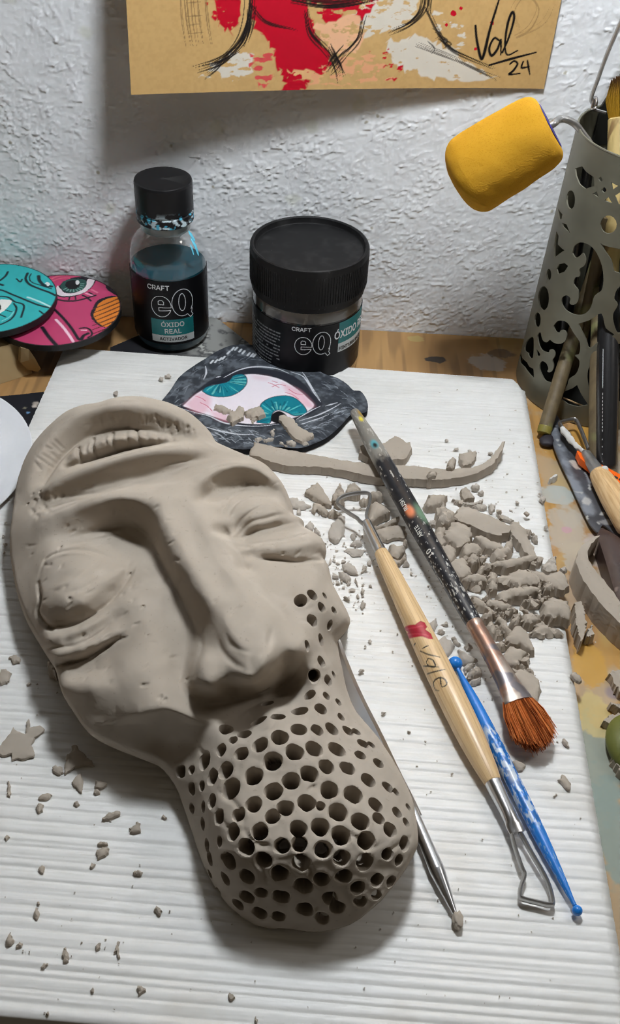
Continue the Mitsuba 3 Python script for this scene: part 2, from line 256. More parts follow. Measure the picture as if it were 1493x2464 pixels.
# heights inside, in centimetres
# ridges, valleys and edges inside, each a line with its heights in centimetres
LINES = [
 [(66, 1205, 2.9), (76, 1145, 3.6), (96, 1097, 4.2), (127, 1058, 4.7), (176, 1022, 5.2), (222, 999, 5.5), (270, 987, 5.7), (310, 984, 5.7), (380, 985, 5.5), (435, 1005, 5.2), (475, 1040, 4.7)],
 [(105, 1165, 3.2), (141, 1113, 3.5), (187, 1066, 3.7), (241, 1038, 3.8), (301, 1030, 3.9), (362, 1034, 4.0), (422, 1046, 4.1), (458, 1054, 4.3)],
 [(184, 1101, 3.9), (212, 1083, 4.2), (259, 1066, 4.6), (313, 1056, 4.7), (386, 1052, 4.6), (434, 1057, 4.4)],
 [(168, 1120, 3.5), (205, 1106, 3.5), (253, 1091, 3.6), (301, 1078, 3.8), (362, 1068, 4.1), (422, 1063, 4.4)],
 [(112, 1182, 4.3), (160, 1150, 5.1), (200, 1130, 5.6), (250, 1112, 6.0), (300, 1098, 6.2), (360, 1086, 6.3), (420, 1080, 6.1), (490, 1084, 5.3)],
 [(90, 1212, 3.2), (151, 1193, 3.6), (199, 1186, 3.9), (259, 1165, 4.2), (331, 1142, 4.5), (392, 1124, 4.8), (458, 1109, 4.9), (503, 1100, 4.7)],
 [(75, 1245, 3.4), (110, 1235, 4.2), (180, 1210, 5.2), (259, 1192, 5.8), (331, 1198, 6.1), (374, 1232, 6.2), (395, 1290, 6.2), (428, 1352, 6.6), (480, 1432, 7.1), (515, 1475, 7.35), (550, 1530, 7.6)],
 [(125, 1300, 3.7), (199, 1279, 3.8), (259, 1263, 3.8), (313, 1256, 3.8), (353, 1277, 3.9), (380, 1334, 4.2), (402, 1380, 4.5), (430, 1435, 4.7), (458, 1490, 4.8), (468, 1540, 4.9), (456, 1590, 4.8), (444, 1645, 4.6)],
 [(470, 1195, 5.5), (512, 1262, 6.3), (555, 1340, 6.9), (605, 1420, 7.3), (645, 1485, 7.45), (672, 1535, 7.2)],
 [(440, 1230, 6.1), (480, 1300, 6.6), (525, 1375, 7.15), (575, 1455, 7.6), (608, 1520, 7.8), (616, 1580, 7.8), (611, 1618, 7.5)],
 [(520, 1215, 4.9), (555, 1280, 5.2), (600, 1345, 5.4), (645, 1405, 5.6), (685, 1455, 5.5), (714, 1492, 5.4)],
 [(470, 1640, 6.2), (500, 1662, 6.2), (524, 1652, 6.3), (542, 1622, 6.7), (558, 1606, 7.0), (580, 1630, 7.2), (610, 1643, 7.3), (642, 1622, 7.1), (668, 1594, 6.8), (684, 1573, 6.6), (708, 1574, 6.4), (732, 1557, 6.0)],
 [(456, 1680, 4.6), (500, 1700, 4.2), (545, 1688, 3.8), (590, 1674, 3.5), (625, 1668, 3.5), (660, 1644, 3.8), (690, 1608, 4.4), (720, 1598, 4.9), (748, 1576, 4.9)],
 [(500, 1165, 5.2), (530, 1138, 5.3), (580, 1122, 5.2), (630, 1130, 4.9), (668, 1160, 4.4)],
 [(482, 1203, 4.7), (524, 1171, 4.2), (579, 1155, 3.9), (627, 1162, 3.8), (657, 1182, 3.8)],
 [(545, 1293, 4.2), (600, 1292, 4.4), (650, 1287, 4.3), (700, 1273, 3.9)], [(580, 1315, 4.9), (640, 1318, 5.1), (700, 1316, 5.1), (750, 1309, 4.6)], [(600, 1343, 4.5), (660, 1346, 4.5), (720, 1346, 4.3), (762, 1343, 3.7)],
 [(95, 1384, 3.5), (111, 1343, 3.9), (151, 1326, 4.3), (199, 1322, 4.4), (241, 1331, 4.4), (274, 1349, 4.4)],
 [(118, 1512, 3.5), (169, 1505, 3.9), (217, 1482, 4.1), (265, 1446, 4.3), (304, 1397, 4.4), (329, 1358, 4.5)],
 [(116, 1538, 3.9), (158, 1528, 4.5), (208, 1505, 4.8), (259, 1465, 4.8), (301, 1418, 4.7)], [(134, 1558, 3.6), (181, 1545, 4.0), (232, 1522, 4.2), (277, 1486, 4.5)],
 [(130, 1576, 3.8), (181, 1567, 4.4), (229, 1547, 4.6), (271, 1517, 4.7)], [(136, 1600, 3.0), (199, 1588, 3.5), (241, 1565, 3.9), (277, 1542, 4.4)]]
INN = [(492, 1585, 6.9), (506, 1610, 6.9), (472, 1602, 6.4), (524, 1565, 6.8), (692, 1535, 6.7), (715, 1540, 6.4), (560, 1206, 4.7), (610, 1196, 4.7), (655, 1207, 4.5), (580, 1240, 5.1), (630, 1226, 5.3), (675, 1226, 4.9), (562, 1270, 4.6), (620, 1262, 5.0), (670, 1255, 4.6),
       (600, 1372, 5.0), (660, 1387, 5.3), (720, 1400, 5.3), (768, 1400, 4.6), (740, 1450, 5.3), (782, 1480, 4.5), (755, 1530, 4.9), (150, 1362, 4.7), (200, 1352, 5.0), (250, 1366, 5.0), (290, 1372, 4.7), (118, 1410, 4.5), (170, 1410, 5.4), (230, 1408, 5.3), (275, 1402, 4.9), (112, 1462, 4.3), (160, 1470, 4.9), (208, 1460, 5.0), (245, 1435, 4.8),
       (70, 1330, 2.9), (70, 1420, 2.8), (95, 1490, 2.9), (150, 1642, 3.5), (220, 1640, 4.4), (300, 1600, 5.0), (360, 1500, 5.1), (395, 1430, 4.9), (352, 1400, 4.7), (400, 1600, 5.1), (430, 1515, 4.9), (425, 1650, 4.8), (300, 1690, 4.3), (230, 1720, 3.4), (370, 1712, 4.3), (440, 1722, 4.3), (550, 1100, 4.5), (450, 1150, 5.3), (600, 1108, 4.3), (400, 1165, 5.3), (330, 1172, 5.1),
       (745, 1605, 4.6), (790, 1600, 3.7), (770, 1680, 4.2), (520, 1728, 4.3), (455, 1790, 2.8), (395, 1780, 2.3), (330, 1772, 2.6), (560, 1760, 4.5), (650, 1724, 4.7), (735, 1730, 4.8), (800, 1765, 4.3), (550, 1850, 4.5), (650, 1850, 5.1), (750, 1850, 5.2), (850, 1840, 4.5), (900, 1860, 4.0), (510, 1950, 3.6), (600, 1950, 4.9),
       (700, 1950, 5.2), (800, 1950, 5.1), (900, 1950, 4.7), (965, 1965, 3.9), (560, 2050, 4.0), (650, 2060, 4.6), (750, 2070, 4.8), (850, 2055, 4.8), (950, 2020, 4.3), (985, 2020, 3.6), (620, 2130, 3.0), (700, 2140, 3.0), (800, 2130, 3.5),
       (890, 2090, 3.9), (505, 2010, 2.6), (478, 1930, 2.2), (455, 1880, 2.2), (520, 2075, 2.4)]
for l in LINES:
    l = catmull(np.array(l, float), 4); L_ = np.r_[0, np.cumsum(np.hypot(*np.diff(l[:, :2], axis=0).T))]; t_ = np.linspace(0, L_[-1], max(3, int(L_[-1] / 24)))
    INN += [tuple(np.interp(t, L_, l[:, k]) for k in range(3)) for t in t_]
OUT, INN = np.array(OUT) * [1, 1, .8], np.array(INN) * [1, 1, .8]
# the face is a relief: heights along its own axis, which leans 54 degrees up out of the board towards the open side, so that nose and chin may overhang
EL = math.radians(54); MF = np.array([[1, 0, 0], [0, math.sin(EL), math.cos(EL)], [0, -math.cos(EL), math.sin(EL)]])
Po, Pi = at(OUT[:, 0], OUT[:, 1], OUT[:, 2] / 100) @ MF.T, at(INN[:, 0], INN[:, 1], INN[:, 2] / 100) @ MF.T
foot = Polygon(catmull(np.vstack([Po[:, :2], Po[:1, :2]]), 5)).buffer(0).buffer(.0034).buffer(-.0010)
if foot.geom_type != 'Polygon': foot = max(foot.geoms, key=lambda g: g.area)
GS = .00065
x0, y0, x1, y1 = foot.bounds
gx, gy = np.arange(x0 - .003, x1 + .003, GS), np.arange(y0 - .003, y1 + .003, GS)
GX, GY = np.meshgrid(gx, gy); GP = np.stack([GX.ravel(), GY.ravel()], 1)
allp = np.vstack([Po, Pi])
rbf = RBFInterpolator(allp[:, :2], allp[:, 2], kernel='thin_plate_spline', smoothing=0, neighbors=None)
gc = np.stack(np.meshgrid(gx[::2], gy[::2]), -1)
rb2 = RBFInterpolator(allp[:, :2], allp[:, 2], kernel='linear')
hb = (.75 * rbf(gc.reshape(-1, 2)) + .25 * rb2(gc.reshape(-1, 2))).reshape(gc.shape[:2])
RGI = lambda h, xs=gx, ys=gy: RegularGridInterpolator((ys, xs), h, bounds_error=False, fill_value=-1.)
HT = RegularGridInterpolator((gy[::2], gx[::2]), hb, method='linear', bounds_error=False, fill_value=None)(GP[:, ::-1]).reshape(GX.shape)
HT = ndimage.gaussian_filter(HT, 1.8)
inside = shapely.contains_xy(foot, GX, GY)
S0 = -GY / math.tan(EL)
EDT = ndimage.distance_transform_edt(inside) * GS
ZS = np.arange(.105, -.002, -.00025)
def hit(px):
    """where the camera's rays through the pixels meet the mask"""
    px = np.asarray(px, float); I = RGI(HT_edge())
    out = []
    for x, y in px:
        P = at(np.full(len(ZS), x), np.full(len(ZS), y), ZS) @ MF.T; h = I(P[:, 1::-1]); k = np.argmax(P[:, 2] <= h)
        if not (P[:, 2] <= h).any(): k = np.argmin(P[:, 2] - h)
        out.append(P[k])
    return np.array(out)
near_ = EDT < .009
SD = np.where(near_, 0, .009)
SD[near_] = shapely.distance(shapely.points(GX[near_], GY[near_]), foot.exterior) * np.where(inside[near_], 1, -1)
_cache = {}
def HT_edge():
    """the heights with the rounded, steep edge"""
    if 'h' not in _cache:
        e = .0050; s = np.sqrt(np.clip(1 - (1 - np.clip((SD + .0012) / e, 0, 1)) ** 2, 0, 1))
        _cache['h'] = np.where(SD > -.0012, S0 + (HT - S0) * s, S0 - .012)
    return _cache['h']
def stroke(pts, w, amp, taper=(.3, .3), side=0., wid2=None, dense=True):
    """a ridge (amp > 0) or a groove along pixels of the photograph, w and amp in millimetres; side: a step instead, raised to the left of the way (+1) or right (-1)"""
    global HT
    P = hit(pts)[:, :2]; L = catmull(P, 6) if len(P) > 2 else P
    w, amp = w / 1000, amp / 1000 * (1.35 if amp < 0 else 1.15); R = (wid2 / 1000 if wid2 else w) * 3 + w
    lo, hi = L.min(0) - R, L.max(0) + R
    ix = np.where((gx > lo[0]) & (gx < hi[0]))[0]; iy = np.where((gy > lo[1]) & (gy < hi[1]))[0]
    if not len(ix) or not len(iy): return
    sx = np.ix_(iy, ix); q = np.stack([GX[sx].ravel(), GY[sx].ravel()], 1)
    d, t = segdist(q, L)
    tp = np.interp(t, [0, .25, .75, 1], [taper[0], 1, 1, taper[1]])
    if side:
        # signed distance by the nearest segment's side
        best = np.full(len(q), 1e9); sg = np.ones(len(q))
        for i in range(len(L) - 1):
            a, b = L[i], L[i + 1]; e = b - a; u = np.clip(((q - a) @ e) / max(e @ e, 1e-16), 0, 1); dd = np.linalg.norm(q - a - u[:, None] * e, axis=1)
            c = e[0] * (q[:, 1] - a[1]) - e[1] * (q[:, 0] - a[0]); k = dd < best; best[k] = dd[k]; sg[k] = np.sign(c[k])
        sd = d * sg * side; W = (wid2 or 6) / 1000
        v = amp * (.5 + .5 * np.tanh(sd / w)) * np.exp(-(d / W) ** 2) * tp
    else: v = amp * np.exp(-(d / w) ** 2) * tp
    HT[sx] += v.reshape(len(iy), len(ix)); _cache.clear()
# forehead mouth: gaps between the teeth, scratches on the lip
stroke(c1((265, 368), (345, 340), (420, 318), (500, 294), (600, 276), (700, 268)), 1.4, -4.6, (.7, .1))
stroke(c1((175, 440), (230, 350), (310, 270), (400, 225), (500, 214), (600, 223), (700, 244)), 1.2, -2.0, (.6, .3))
for a, b in [((372, 258), (380, 322)), ((450, 236), (459, 296)), ((545, 224), (562, 284)), ((312, 294), (326, 345)), ((622, 234), (634, 272)), ((505, 232), (508, 262)), ((350, 280), (342, 310)), ((585, 232), (592, 262)), ((420, 250), (424, 275)), ((680, 240), (690, 262))]:
    stroke(c1(a, b), .9, -2.4 if b[1] - a[1] > 45 else -1., (.8, .8))
for q in [((285, 330), (300, 310)), ((395, 275), (440, 262)), ((470, 265), (540, 250))]: stroke(c1(*q), 1.6, 1.0, (.6, .6))
for a, b in [((148, 332), (208, 372)), ((182, 300), (232, 340)), ((200, 275), (243, 312)), ((170, 320), (222, 356)), ((215, 262), (250, 296)), ((140, 350), (160, 380)), ((180, 290), (205, 300)), ((400, 170), (402, 198)), ((440, 168), (450, 190))]:
    stroke(c1(a, b), .7, -.75, (.4, .9))
rs = np.random.default_rng(11)
for k in range(80):
    x = rs.uniform(420, 780); y = np.interp(x, [420, 600, 700, 790], [180, 178, 195, 238]) + rs.uniform(-18, 26); l = rs.uniform(6, 16); s_ = rs.uniform(-.6, .8)
    stroke(c1((x, y), (x + s_ * l, y + l)), .6, -rs.uniform(.2, .9) * (.4 + .8 * (x > 560)), (.7, .5))
for x, y in [(150, 480), (165, 520), (130, 500), (180, 540), (120, 540), (140, 560), (205, 480), (235, 470)]: stroke(c1((x, y), (x + 14, y + 8), (x + 10, y + 22)), .7, -1.0)
stroke(c1((245, 490), (330, 478), (400, 470)), 1.4, -1.6); stroke(c1((300, 455), (380, 445)), 1.6, -1.2); stroke(c1((640, 360), (700, 345), (780, 340)), 1.1, -1.6)
stroke(c1((200, 560), (330, 505), (430, 470), (560, 430)), 1.0, -.9, (.1, .1)); stroke(c1((160, 545), (260, 515), (340, 500)), 1.0, -1.2, (.5, .1))
# left brow, eye and cheek
stroke(c1((300, 560), (390, 530), (480, 507), (560, 532), (605, 578)), 1.0, 1.4, (.1, .3), side=1, wid2=5)
stroke(c1((250, 665), (330, 640), (430, 612), (520, 598), (585, 632)), 1.6, -1.6, (.2, .6))
stroke(c1((265, 690), (330, 672), (400, 655), (470, 640)), .8, -1.0, (.2, .2)); stroke(c1((290, 700), (360, 684), (430, 670)), .7, -.8, (.2, .2))
stroke(c1((158, 800), (185, 735), (250, 707), (330, 700), (400, 715), (455, 745)), .9, -1.5, (.4, .2))
stroke(c1((190, 745), (250, 722), (320, 716), (390, 735)), 1.1, .8)
stroke(c1((152, 835), (158, 900), (150, 945), (170, 985), (205, 1020)), 1.2, -2.6, (.5, .8))
stroke(c1((195, 1015), (280, 1003), (360, 965), (440, 905), (505, 825), (545, 760)), 1.0, -1.8, (.8, .2))
stroke(c1((180, 985), (260, 972), (340, 930), (400, 880)), .8, .9, (.2, .2), side=1, wid2=4)
stroke(c1((225, 1160), (330, 1138), (400, 1100), (460, 1062), (490, 1040)), 1.2, -3.6, (.9, .1))
stroke(c1((180, 1100), (290, 1085), (380, 1045), (450, 990)), .8, -1.0, (.3, .2))
for y in (0, 14, 28): stroke(c1((430, 880 + y), (490, 800 + y), (535, 730 + y)), .9, -.6, (.1, .1))
stroke(c1((250, 880), (330, 855), (420, 800)), 1.2, -.7, (.1, .1)); stroke(c1((210, 860), (290, 820), (360, 770)), 1.2, .7, (.1, .1))
stroke(c1((270, 1240), (330, 1260), (400, 1240)), 4, .8); stroke(c1((260, 1180), (330, 1180), (420, 1150)), 4, -.8); stroke(c1((330, 1200), (400, 1190), (500, 1160)), 3, -.8)
# nose
stroke(c1((600, 645), (650, 760), (715, 880), (762, 965), (785, 1025)), 1.2, -1.2, (.4, .7))
def pit(q, r, dep):
    global HT
    P = hit(q)[0]; d2 = (GX - P[0]) ** 2 + (GY - P[1]) ** 2; HT -= dep / 1000 * np.exp(-(d2 / (r / 1000) ** 2) ** 2); _cache.clear()
stroke(c1((800, 1040), (806, 1090), (785, 1150), (775, 1210)), 1.2, -1.2, (.3, .5))
stroke(c1((905, 1010), (915, 1070), (960, 1100), (1010, 1110)), .8, -.5, (.1, .1)); stroke(c1((880, 940), (905, 1030), (950, 1090), (985, 1160)), .9, .9, (.1, .1), side=1, wid2=4)
stroke(c1((870, 1060), (890, 1110), (930, 1150), (985, 1185)), 1.2, -1.0, (.3, .3)); stroke(c1((1085, 1010), (1078, 1060), (1068, 1100)), 1.2, -1.2, (.2, .5))
pit([(548, 1660)], 3.0, 5); pit([(690, 1592)], 2.2, 3); stroke(c2((460, 455), (520, 472), (590, 458), (650, 445), (720, 412), (790, 352)), 3.4, -5.0, (.5, .3))
for a, b in [((620, 620), (660, 720)), ((660, 720), (730, 850)), ((700, 640), (760, 780)), ((800, 860), (830, 960)), ((760, 650), (830, 740))]: stroke(c1(a, b), 1.3, .6, (.1, .1), side=1, wid2=4)
# right eye and cheek
stroke(c1((800, 500), (870, 446), (960, 420), (1040, 432), (1095, 465)), 1.6, -1.2, (.5, .3))
stroke(c1((790, 540), (810, 470), (870, 400), (960, 380), (1050, 400)), 1.0, 1.0, (.1, .2), side=1, wid2=4)
stroke(c1((820, 450), (900, 412), (1000, 405), (1080, 430)), .8, -1.0, (.1, .1)); stroke(c1((760, 415), (840, 378), (930, 362)), .8, -.8, (.2, .1))
stroke(c1((905, 570), (945, 515), (1010, 488), (1085, 492)), .9, -1.5, (.3, .3)); stroke(c1((860, 590), (900, 520), (960, 470), (1040, 458)), .8, -.8, (.2, .2))
stroke(c1((925, 545), (970, 508), (1020, 500)), .9, .8)
for q in [((935, 650), (990, 600), (1060, 575), (1140, 560)), ((945, 655), (1010, 630), (1090, 610), (1170, 595)), ((930, 640), (960, 590), (1010, 545), (1060, 520))]: stroke(c1(*q), .9, -1.2, (.8, .3))
stroke(c1((940, 640), (1000, 612), (1080, 590), (1160, 575)), 1.6, 1.0, (.2, .4))
stroke(c1((900, 620), (915, 650), (940, 665)), 1.1, -1.6, (.5, .8))
stroke(c1((960, 690), (1050, 668), (1130, 662), (1215, 640)), 1.0, -1.6, (.3, .8))
stroke(c1((1000, 735), (1090, 738), (1190, 748), (1280, 742)), 1.2, -2.4, (.1, .9))
stroke(c1((860, 650), (880, 720), (940, 790)), 2.0, -.8, (.1, .1))
# cheek edge over the neck, wrinkles of the chin
stroke(c2((140, 560), (240, 548), (330, 528), (400, 545), (470, 565), (530, 560)), 1.4, 6.0, (.2, .2), side=1, wid2=8)
stroke(c2((300, 530), (330, 524), (400, 545)), 1.0, -1.0)
for q in [((700, 605), (740, 590), (775, 560)), ((640, 520), (720, 480), (800, 455), (840, 460)), ((540, 830), (560, 860), (600, 875)), ((640, 990), (690, 1040), (750, 1058)), ((880, 1110), (910, 1150), (905, 1180)), ((580, 860), (620, 900), (640, 960)),
          ((1060, 1000), (1150, 1060), (1180, 1050)), ((900, 830), (930, 815)), ((690, 1100), (720, 1150), (740, 1200)), ((520, 880), (560, 960), (620, 1010)), ((1200, 1090), (1260, 1050), (1310, 1020)), ((780, 430), (830, 380), (870, 330)), ((460, 660), (480, 690), (500, 730))]:
    stroke(c2(*q), .8, -.95, (.4, .3))
for k in range(150):
    x, y = (rs.uniform(100, 720), rs.uniform(500, 1250)) if k % 3 else (rs.uniform(850, 1250), rs.uniform(380, 1000)); a = rs.normal(-.5, .4); l = rs.uniform(10, 46)
    stroke(c1((x, y), (x + l * math.cos(a), y + l * math.sin(a))), .6, -rs.uniform(.2, .8), (.2, .2))
for x, y in [(570, 930), (640, 1290), (660, 1300), (748, 1220), (490, 880), (520, 800), (905, 500), (855, 430), (1000, 690), (130, 480), (160, 470), (110, 520), (240, 690), (430, 660)]: pit(c1((x, y)), .8, 1.2)
q3 = np.stack([GX, GY, HT], -1)
ca_, sa_ = math.cos(.6), math.sin(.6); q4 = np.stack([(GX * ca_ + GY * sa_) * 45, (GY * ca_ - GX * sa_) * 130, 0 * GX], -1)
HT += .0009 * (meshkit.fbm(q4, 2, 21) - .5)
HT += .0019 * (meshkit.fbm(q3 * 55, 2, 3) - .5) + .0006 * (meshkit.fbm(q3 * 190, 3, 8) - .5)
_cache.clear()
HOLES = [(868, 73, 25), (917, 52, 18), (953, 100, 19), (1003, 115, 13), (965, 55, 10), (917, 155, 26), (985, 175, 19), (897, 255, 22), (951, 232, 24), (953, 318, 18), (923, 375, 24), (980, 395, 17), (903, 452, 25), (972, 455, 13), (735, 485, 24),
         (950, 507, 25), (865, 515, 30), (778, 537, 28), (703, 555, 29), (572, 588, 26), (645, 607, 26), (600, 632, 14), (785, 618, 33), (862, 588, 30), (936, 590, 25), (994, 587, 28), (1058, 595, 18), (707, 650, 29), (633, 685, 27), (550, 672, 24), (845, 678, 34),
         (923, 665, 32), (1015, 668, 33), (1118, 645, 18), (1108, 692, 22), (485, 715, 24), (757, 717, 34), (570, 750, 24), (517, 780, 22), (390, 757, 19), (435, 750, 13), (972, 737, 29), (1056, 743, 30), (1140, 790, 30), (1180, 725, 18), (680, 775, 34), (830, 795, 34),
         (903, 765, 33), (1217, 820, 24), (983, 830, 34), (1080, 847, 36), (588, 825, 30), (760, 835, 33), (435, 825, 18), (515, 875, 20), (545, 940, 20), (475, 815, 15), (680, 890, 30), (893, 880, 34), (808, 903, 30), (948, 895, 13), (1168, 888, 30), (1017, 920, 35),
         (480, 898, 16), (622, 930, 26), (757, 935, 28), (1255, 920, 22), (1108, 955, 34), (1180, 945, 24), (945, 978, 34), (1228, 988, 28), (858, 985, 32), (600, 1000, 30), (705, 997, 32), (1030, 1013, 36), (1133, 1035, 34), (863, 1048, 28), (795, 1055, 29), (1283, 1045, 26),
         (650, 1060, 34), (958, 1070, 32), (1213, 1087, 24), (720, 1112, 32), (582, 1115, 26), (505, 1105, 20), (1032, 1105, 31), (1125, 1120, 34), (870, 1122, 34), (568, 1185, 20), (655, 1178, 32), (785, 1165, 33), (950, 1190, 30), (1040, 1178, 30), (1172, 1190, 24),
         (712, 1240, 24), (880, 1215, 36), (790, 1258, 34), (985, 1262, 28), (655, 1258, 30), (1095, 1222, 28), (618, 1288, 26), (885, 1308, 32), (1015, 1298, 28), (1105, 1275, 24), (478, 965, 17), (435, 905, 15), (495, 1050, 17), (545, 1035, 15), (507, 1165, 13),
         (705, 1322, 28), (1170, 1250, 20), (1230, 1195, 18), (1260, 1110, 16), (1290, 960, 14), (540, 1240, 14), (780, 1335, 26), (955, 1340, 26), (1300, 900, 12), (1250, 840, 12), (1020, 480, 12), (1030, 540, 13), (1090, 600, 14), (1000, 370, 11), (1150, 650, 13), (560, 1100, 10)]
hp = hit(c2(*[(x, y) for x, y, r in HOLES]))
hs = ndimage.gaussian_filter(HT_edge(), 2.5); dzy, dzx = np.gradient(hs, GS)
nx_, ny_ = RGI(dzx)(hp[:, 1::-1]), RGI(dzy)(hp[:, 1::-1])
nn = np.stack([-nx_, -ny_, np.ones(len(hp))], 1); nn /= np.linalg.norm(nn, axis=1, keepdims=True)
hr = 1.13 * np.array([r * (1.35 if x < 590 and y > 690 else 1.25 if r < 19 else 1.) for x, y, r in HOLES]) / 1.6589 * ((hp @ MF - CAM) @ FW) / F
for p, r, n_ in zip(hp, hr, nn):                                      # the clay is pushed up a little around each hole
    d = np.sqrt((GX - p[0]) ** 2 + (GY - p[1]) ** 2); HT += .0005 * np.exp(-((d - r * 1.15) / .0011) ** 2) * n_[2]
_cache.clear()
H1 = HT_edge()
# the shell: the heightfield above, a ball-eroded one below, both cut to the outline
def field_solid(h, xs, ys, low):
    n, m = h.shape; X, Y = np.meshgrid(xs, ys); low = np.broadcast_to(low, h.shape)
    v = np.vstack([np.stack([X, Y, h], -1).reshape(-1, 3), np.stack([X, Y, low], -1).reshape(-1, 3)]); N = n * m
    f = grid_faces(n, m); f = np.vstack([f, f[:, ::-1] + N])
    rim = np.r_[np.arange(m), np.arange(1, n) * m + m - 1, (n - 1) * m + np.arange(m - 2, -1, -1), np.arange(n - 2, 0, -1) * m]; r2 = np.roll(rim, -1)
    f = np.vstack([f, np.stack([rim, rim + N, r2 + N], 1), np.stack([rim, r2 + N, r2], 1)])
    q = m3.Manifold(m3.Mesh(v.astype(np.float32), f.astype(np.uint32)))
    return q if q.volume() > 0 else m3.Manifold(m3.Mesh(v.astype(np.float32), f[:, ::-1].astype(np.uint32)))
def world(m): return m.transform(np.hstack([MF.T, np.zeros((3, 1))]))
outer = field_solid(H1, gx, gy, -.6)
prism = m3.CrossSection([np.array(foot.simplify(.0002).exterior.coords)[:-1]], m3.FillRule.NonZero).extrude(1.).translate([0, 0, -.55])
st = 2; hcx = ndimage.gaussian_filter(np.where(inside, HT_edge(), S0 - .03), 1)[::st, ::st]; rr = 16; yy, xx = np.mgrid[-rr:rr + 1, -rr:rr + 1]; d2 = (xx**2 + yy**2) * (GS * st) ** 2; TK = .0200
ball = np.where(d2 <= TK**2, np.sqrt(np.maximum(TK**2 - d2, 0)), -1.)
ero = ndimage.grey_erosion(hcx, footprint=ball >= 0, structure=np.where(ball >= 0, ball, 0))
inner = field_solid(ero, gx[::st], gy[::st], -.65)
body = world((outer ^ prism) - inner)
# below: the board's plane, and the left cheek's and the chin's right rim that stand clear of it
lx, ly = np.arange(-.22, .12, .004), np.arange(.08, .60, .004); LX, LY = np.meshgrid(lx, ly)
def bump_(px, py, amp, sx, sy): c = at(px, py, amp); return amp * np.exp(-((LX - c[0]) / sx) ** 2 - ((LY - c[1]) / sy) ** 2)
body = body - field_solid(.0006 + bump_(150, 1720, .014, .035, .06) + bump_(960, 2140, .019, .030, .028), lx, ly, -.2)
cuts_ = []
for k, (p, r, n_) in enumerate(zip(hp @ MF, hr, nn @ MF)):
    v_ = CAM - p; v_ /= np.linalg.norm(v_); n_ = n_ + .35 * v_; n_ /= np.linalg.norm(n_)
    m = lathe(p - n_ * .022, p + n_ * .006, [(0, r * .86), (.70, r * .90), (.765, r * .96), (.79, r * 1.02), (.82, r * 1.15), (1, r * 1.3)], 18)
    m.vertices += (meshkit.noise(m.vertices * 420 + k, 4) - .5)[:, None] * .0007
    cuts_.append(to_man(m))
body = body - m3.Manifold.batch_boolean(cuts_, m3.OpType.Add)
comps = sorted(body.decompose(), key=lambda q: -q.volume())
mask_mesh = from_man(comps[0])
obj('clay_mask', mask_mesh, 'clay', smooth=38, label='large grey clay mask of a face with closed eyes and perforated chin', category='sculpture')
# ---------------------------------------------------------------- sheets, prisms, wraps
from scipy.spatial import Delaunay
def resample(ring, step):
    r = np.asarray(ring, float); r = r[:-1] if np.allclose(r[0], r[-1]) else r
    c = np.vstack([r, r[:1]]); out = []
    for a, b in zip(c[:-1], c[1:]):
        n = max(1, int(round(np.linalg.norm(b - a) / step))); out.append(a + (b - a) * (np.arange(n) / n)[:, None])
    return np.vstack(out)
def sheet(poly, step, jit=0., seed=0):
    """a flat triangulated polygon: points, faces, and the loops of boundary indices"""
    rings = [poly.exterior] + list(poly.interiors); pts, loops = [], []; n = 0
    for i, r in enumerate(rings):
        q = resample(np.array(r.coords), step); pts.append(q); loops.append(np.arange(n, n + len(q))); n += len(q)
    x0, y0, x1, y1 = poly.bounds; xs, ys = np.meshgrid(np.arange(x0, x1, step), np.arange(y0, y1, step * .87)); xs = xs + (np.arange(xs.shape[0]) % 2)[:, None] * step / 2
    g = np.stack([xs.ravel(), ys.ravel()], 1)
    if jit: g = g + np.random.default_rng(seed).normal(0, jit * step, g.shape)
    g = g[shapely.contains_xy(poly, g[:, 0], g[:, 1])]
    if len(g): g = g[shapely.distance(shapely.points(g), poly.boundary) > step * .5]
    P = np.vstack(pts + [g]); rs_ = np.random.default_rng(1); tri = Delaunay(P + rs_.normal(0, step * 1e-4, P.shape)).simplices; c = P[tri].mean(1)
    tri = tri[shapely.contains_xy(poly, c[:, 0], c[:, 1])]
    e1, e2 = P[tri[:, 1]] - P[tri[:, 0]], P[tri[:, 2]] - P[tri[:, 0]]; ar = e1[:, 0] * e2[:, 1] - e1[:, 1] * e2[:, 0]
    tri[ar < 0] = tri[ar < 0][:, ::-1]; tri = tri[np.abs(ar) > 1e-13]
    return P, tri, loops
def prism(poly, step, top, bot, seed=0, jit=0., both=True):
    """top(P), bot(P): heights; returns the mesh and the number of vertices of the top face (they come first)"""
    P, tri, loops = sheet(poly, step, jit, seed); n = len(P)
    zt = np.broadcast_to(top(P) if callable(top) else top, n); zb = np.broadcast_to(bot(P) if callable(bot) else bot, n)
    V = [np.c_[P, zt]]; Fc = [tri]; k = n
    if both: V.append(np.c_[P, zb]); Fc.append(tri[:, ::-1] + k); k += n
    for l in loops:
        m = len(l); a = np.c_[P[l], zt[l]]; b = np.c_[P[l], zb[l]]; V += [a, b]; i = np.arange(m); j = (i + 1) % m
        s = Polygon(P[l]).exterior.is_ccw; s = s if l[0] == 0 else s
        q = np.vstack([np.stack([i, i + m, j + m], 1), np.stack([i, j + m, j], 1)]) + k
        ccw = Polygon(P[l]).exterior.is_ccw
        outer_ = l[0] == 0
        Fc.append(q if (ccw == outer_) else q[:, ::-1]); k += 2 * m
    return trimesh.Trimesh(np.vstack(V), np.vstack(Fc), process=False), n
def xy(pts, z): return at(np.array(pts)[:, 0], np.array(pts)[:, 1], z)[:, :2]
def crop(x0, y0, s): return lambda *q: [(x0 + x / s, y0 + y / s) for x, y in q]
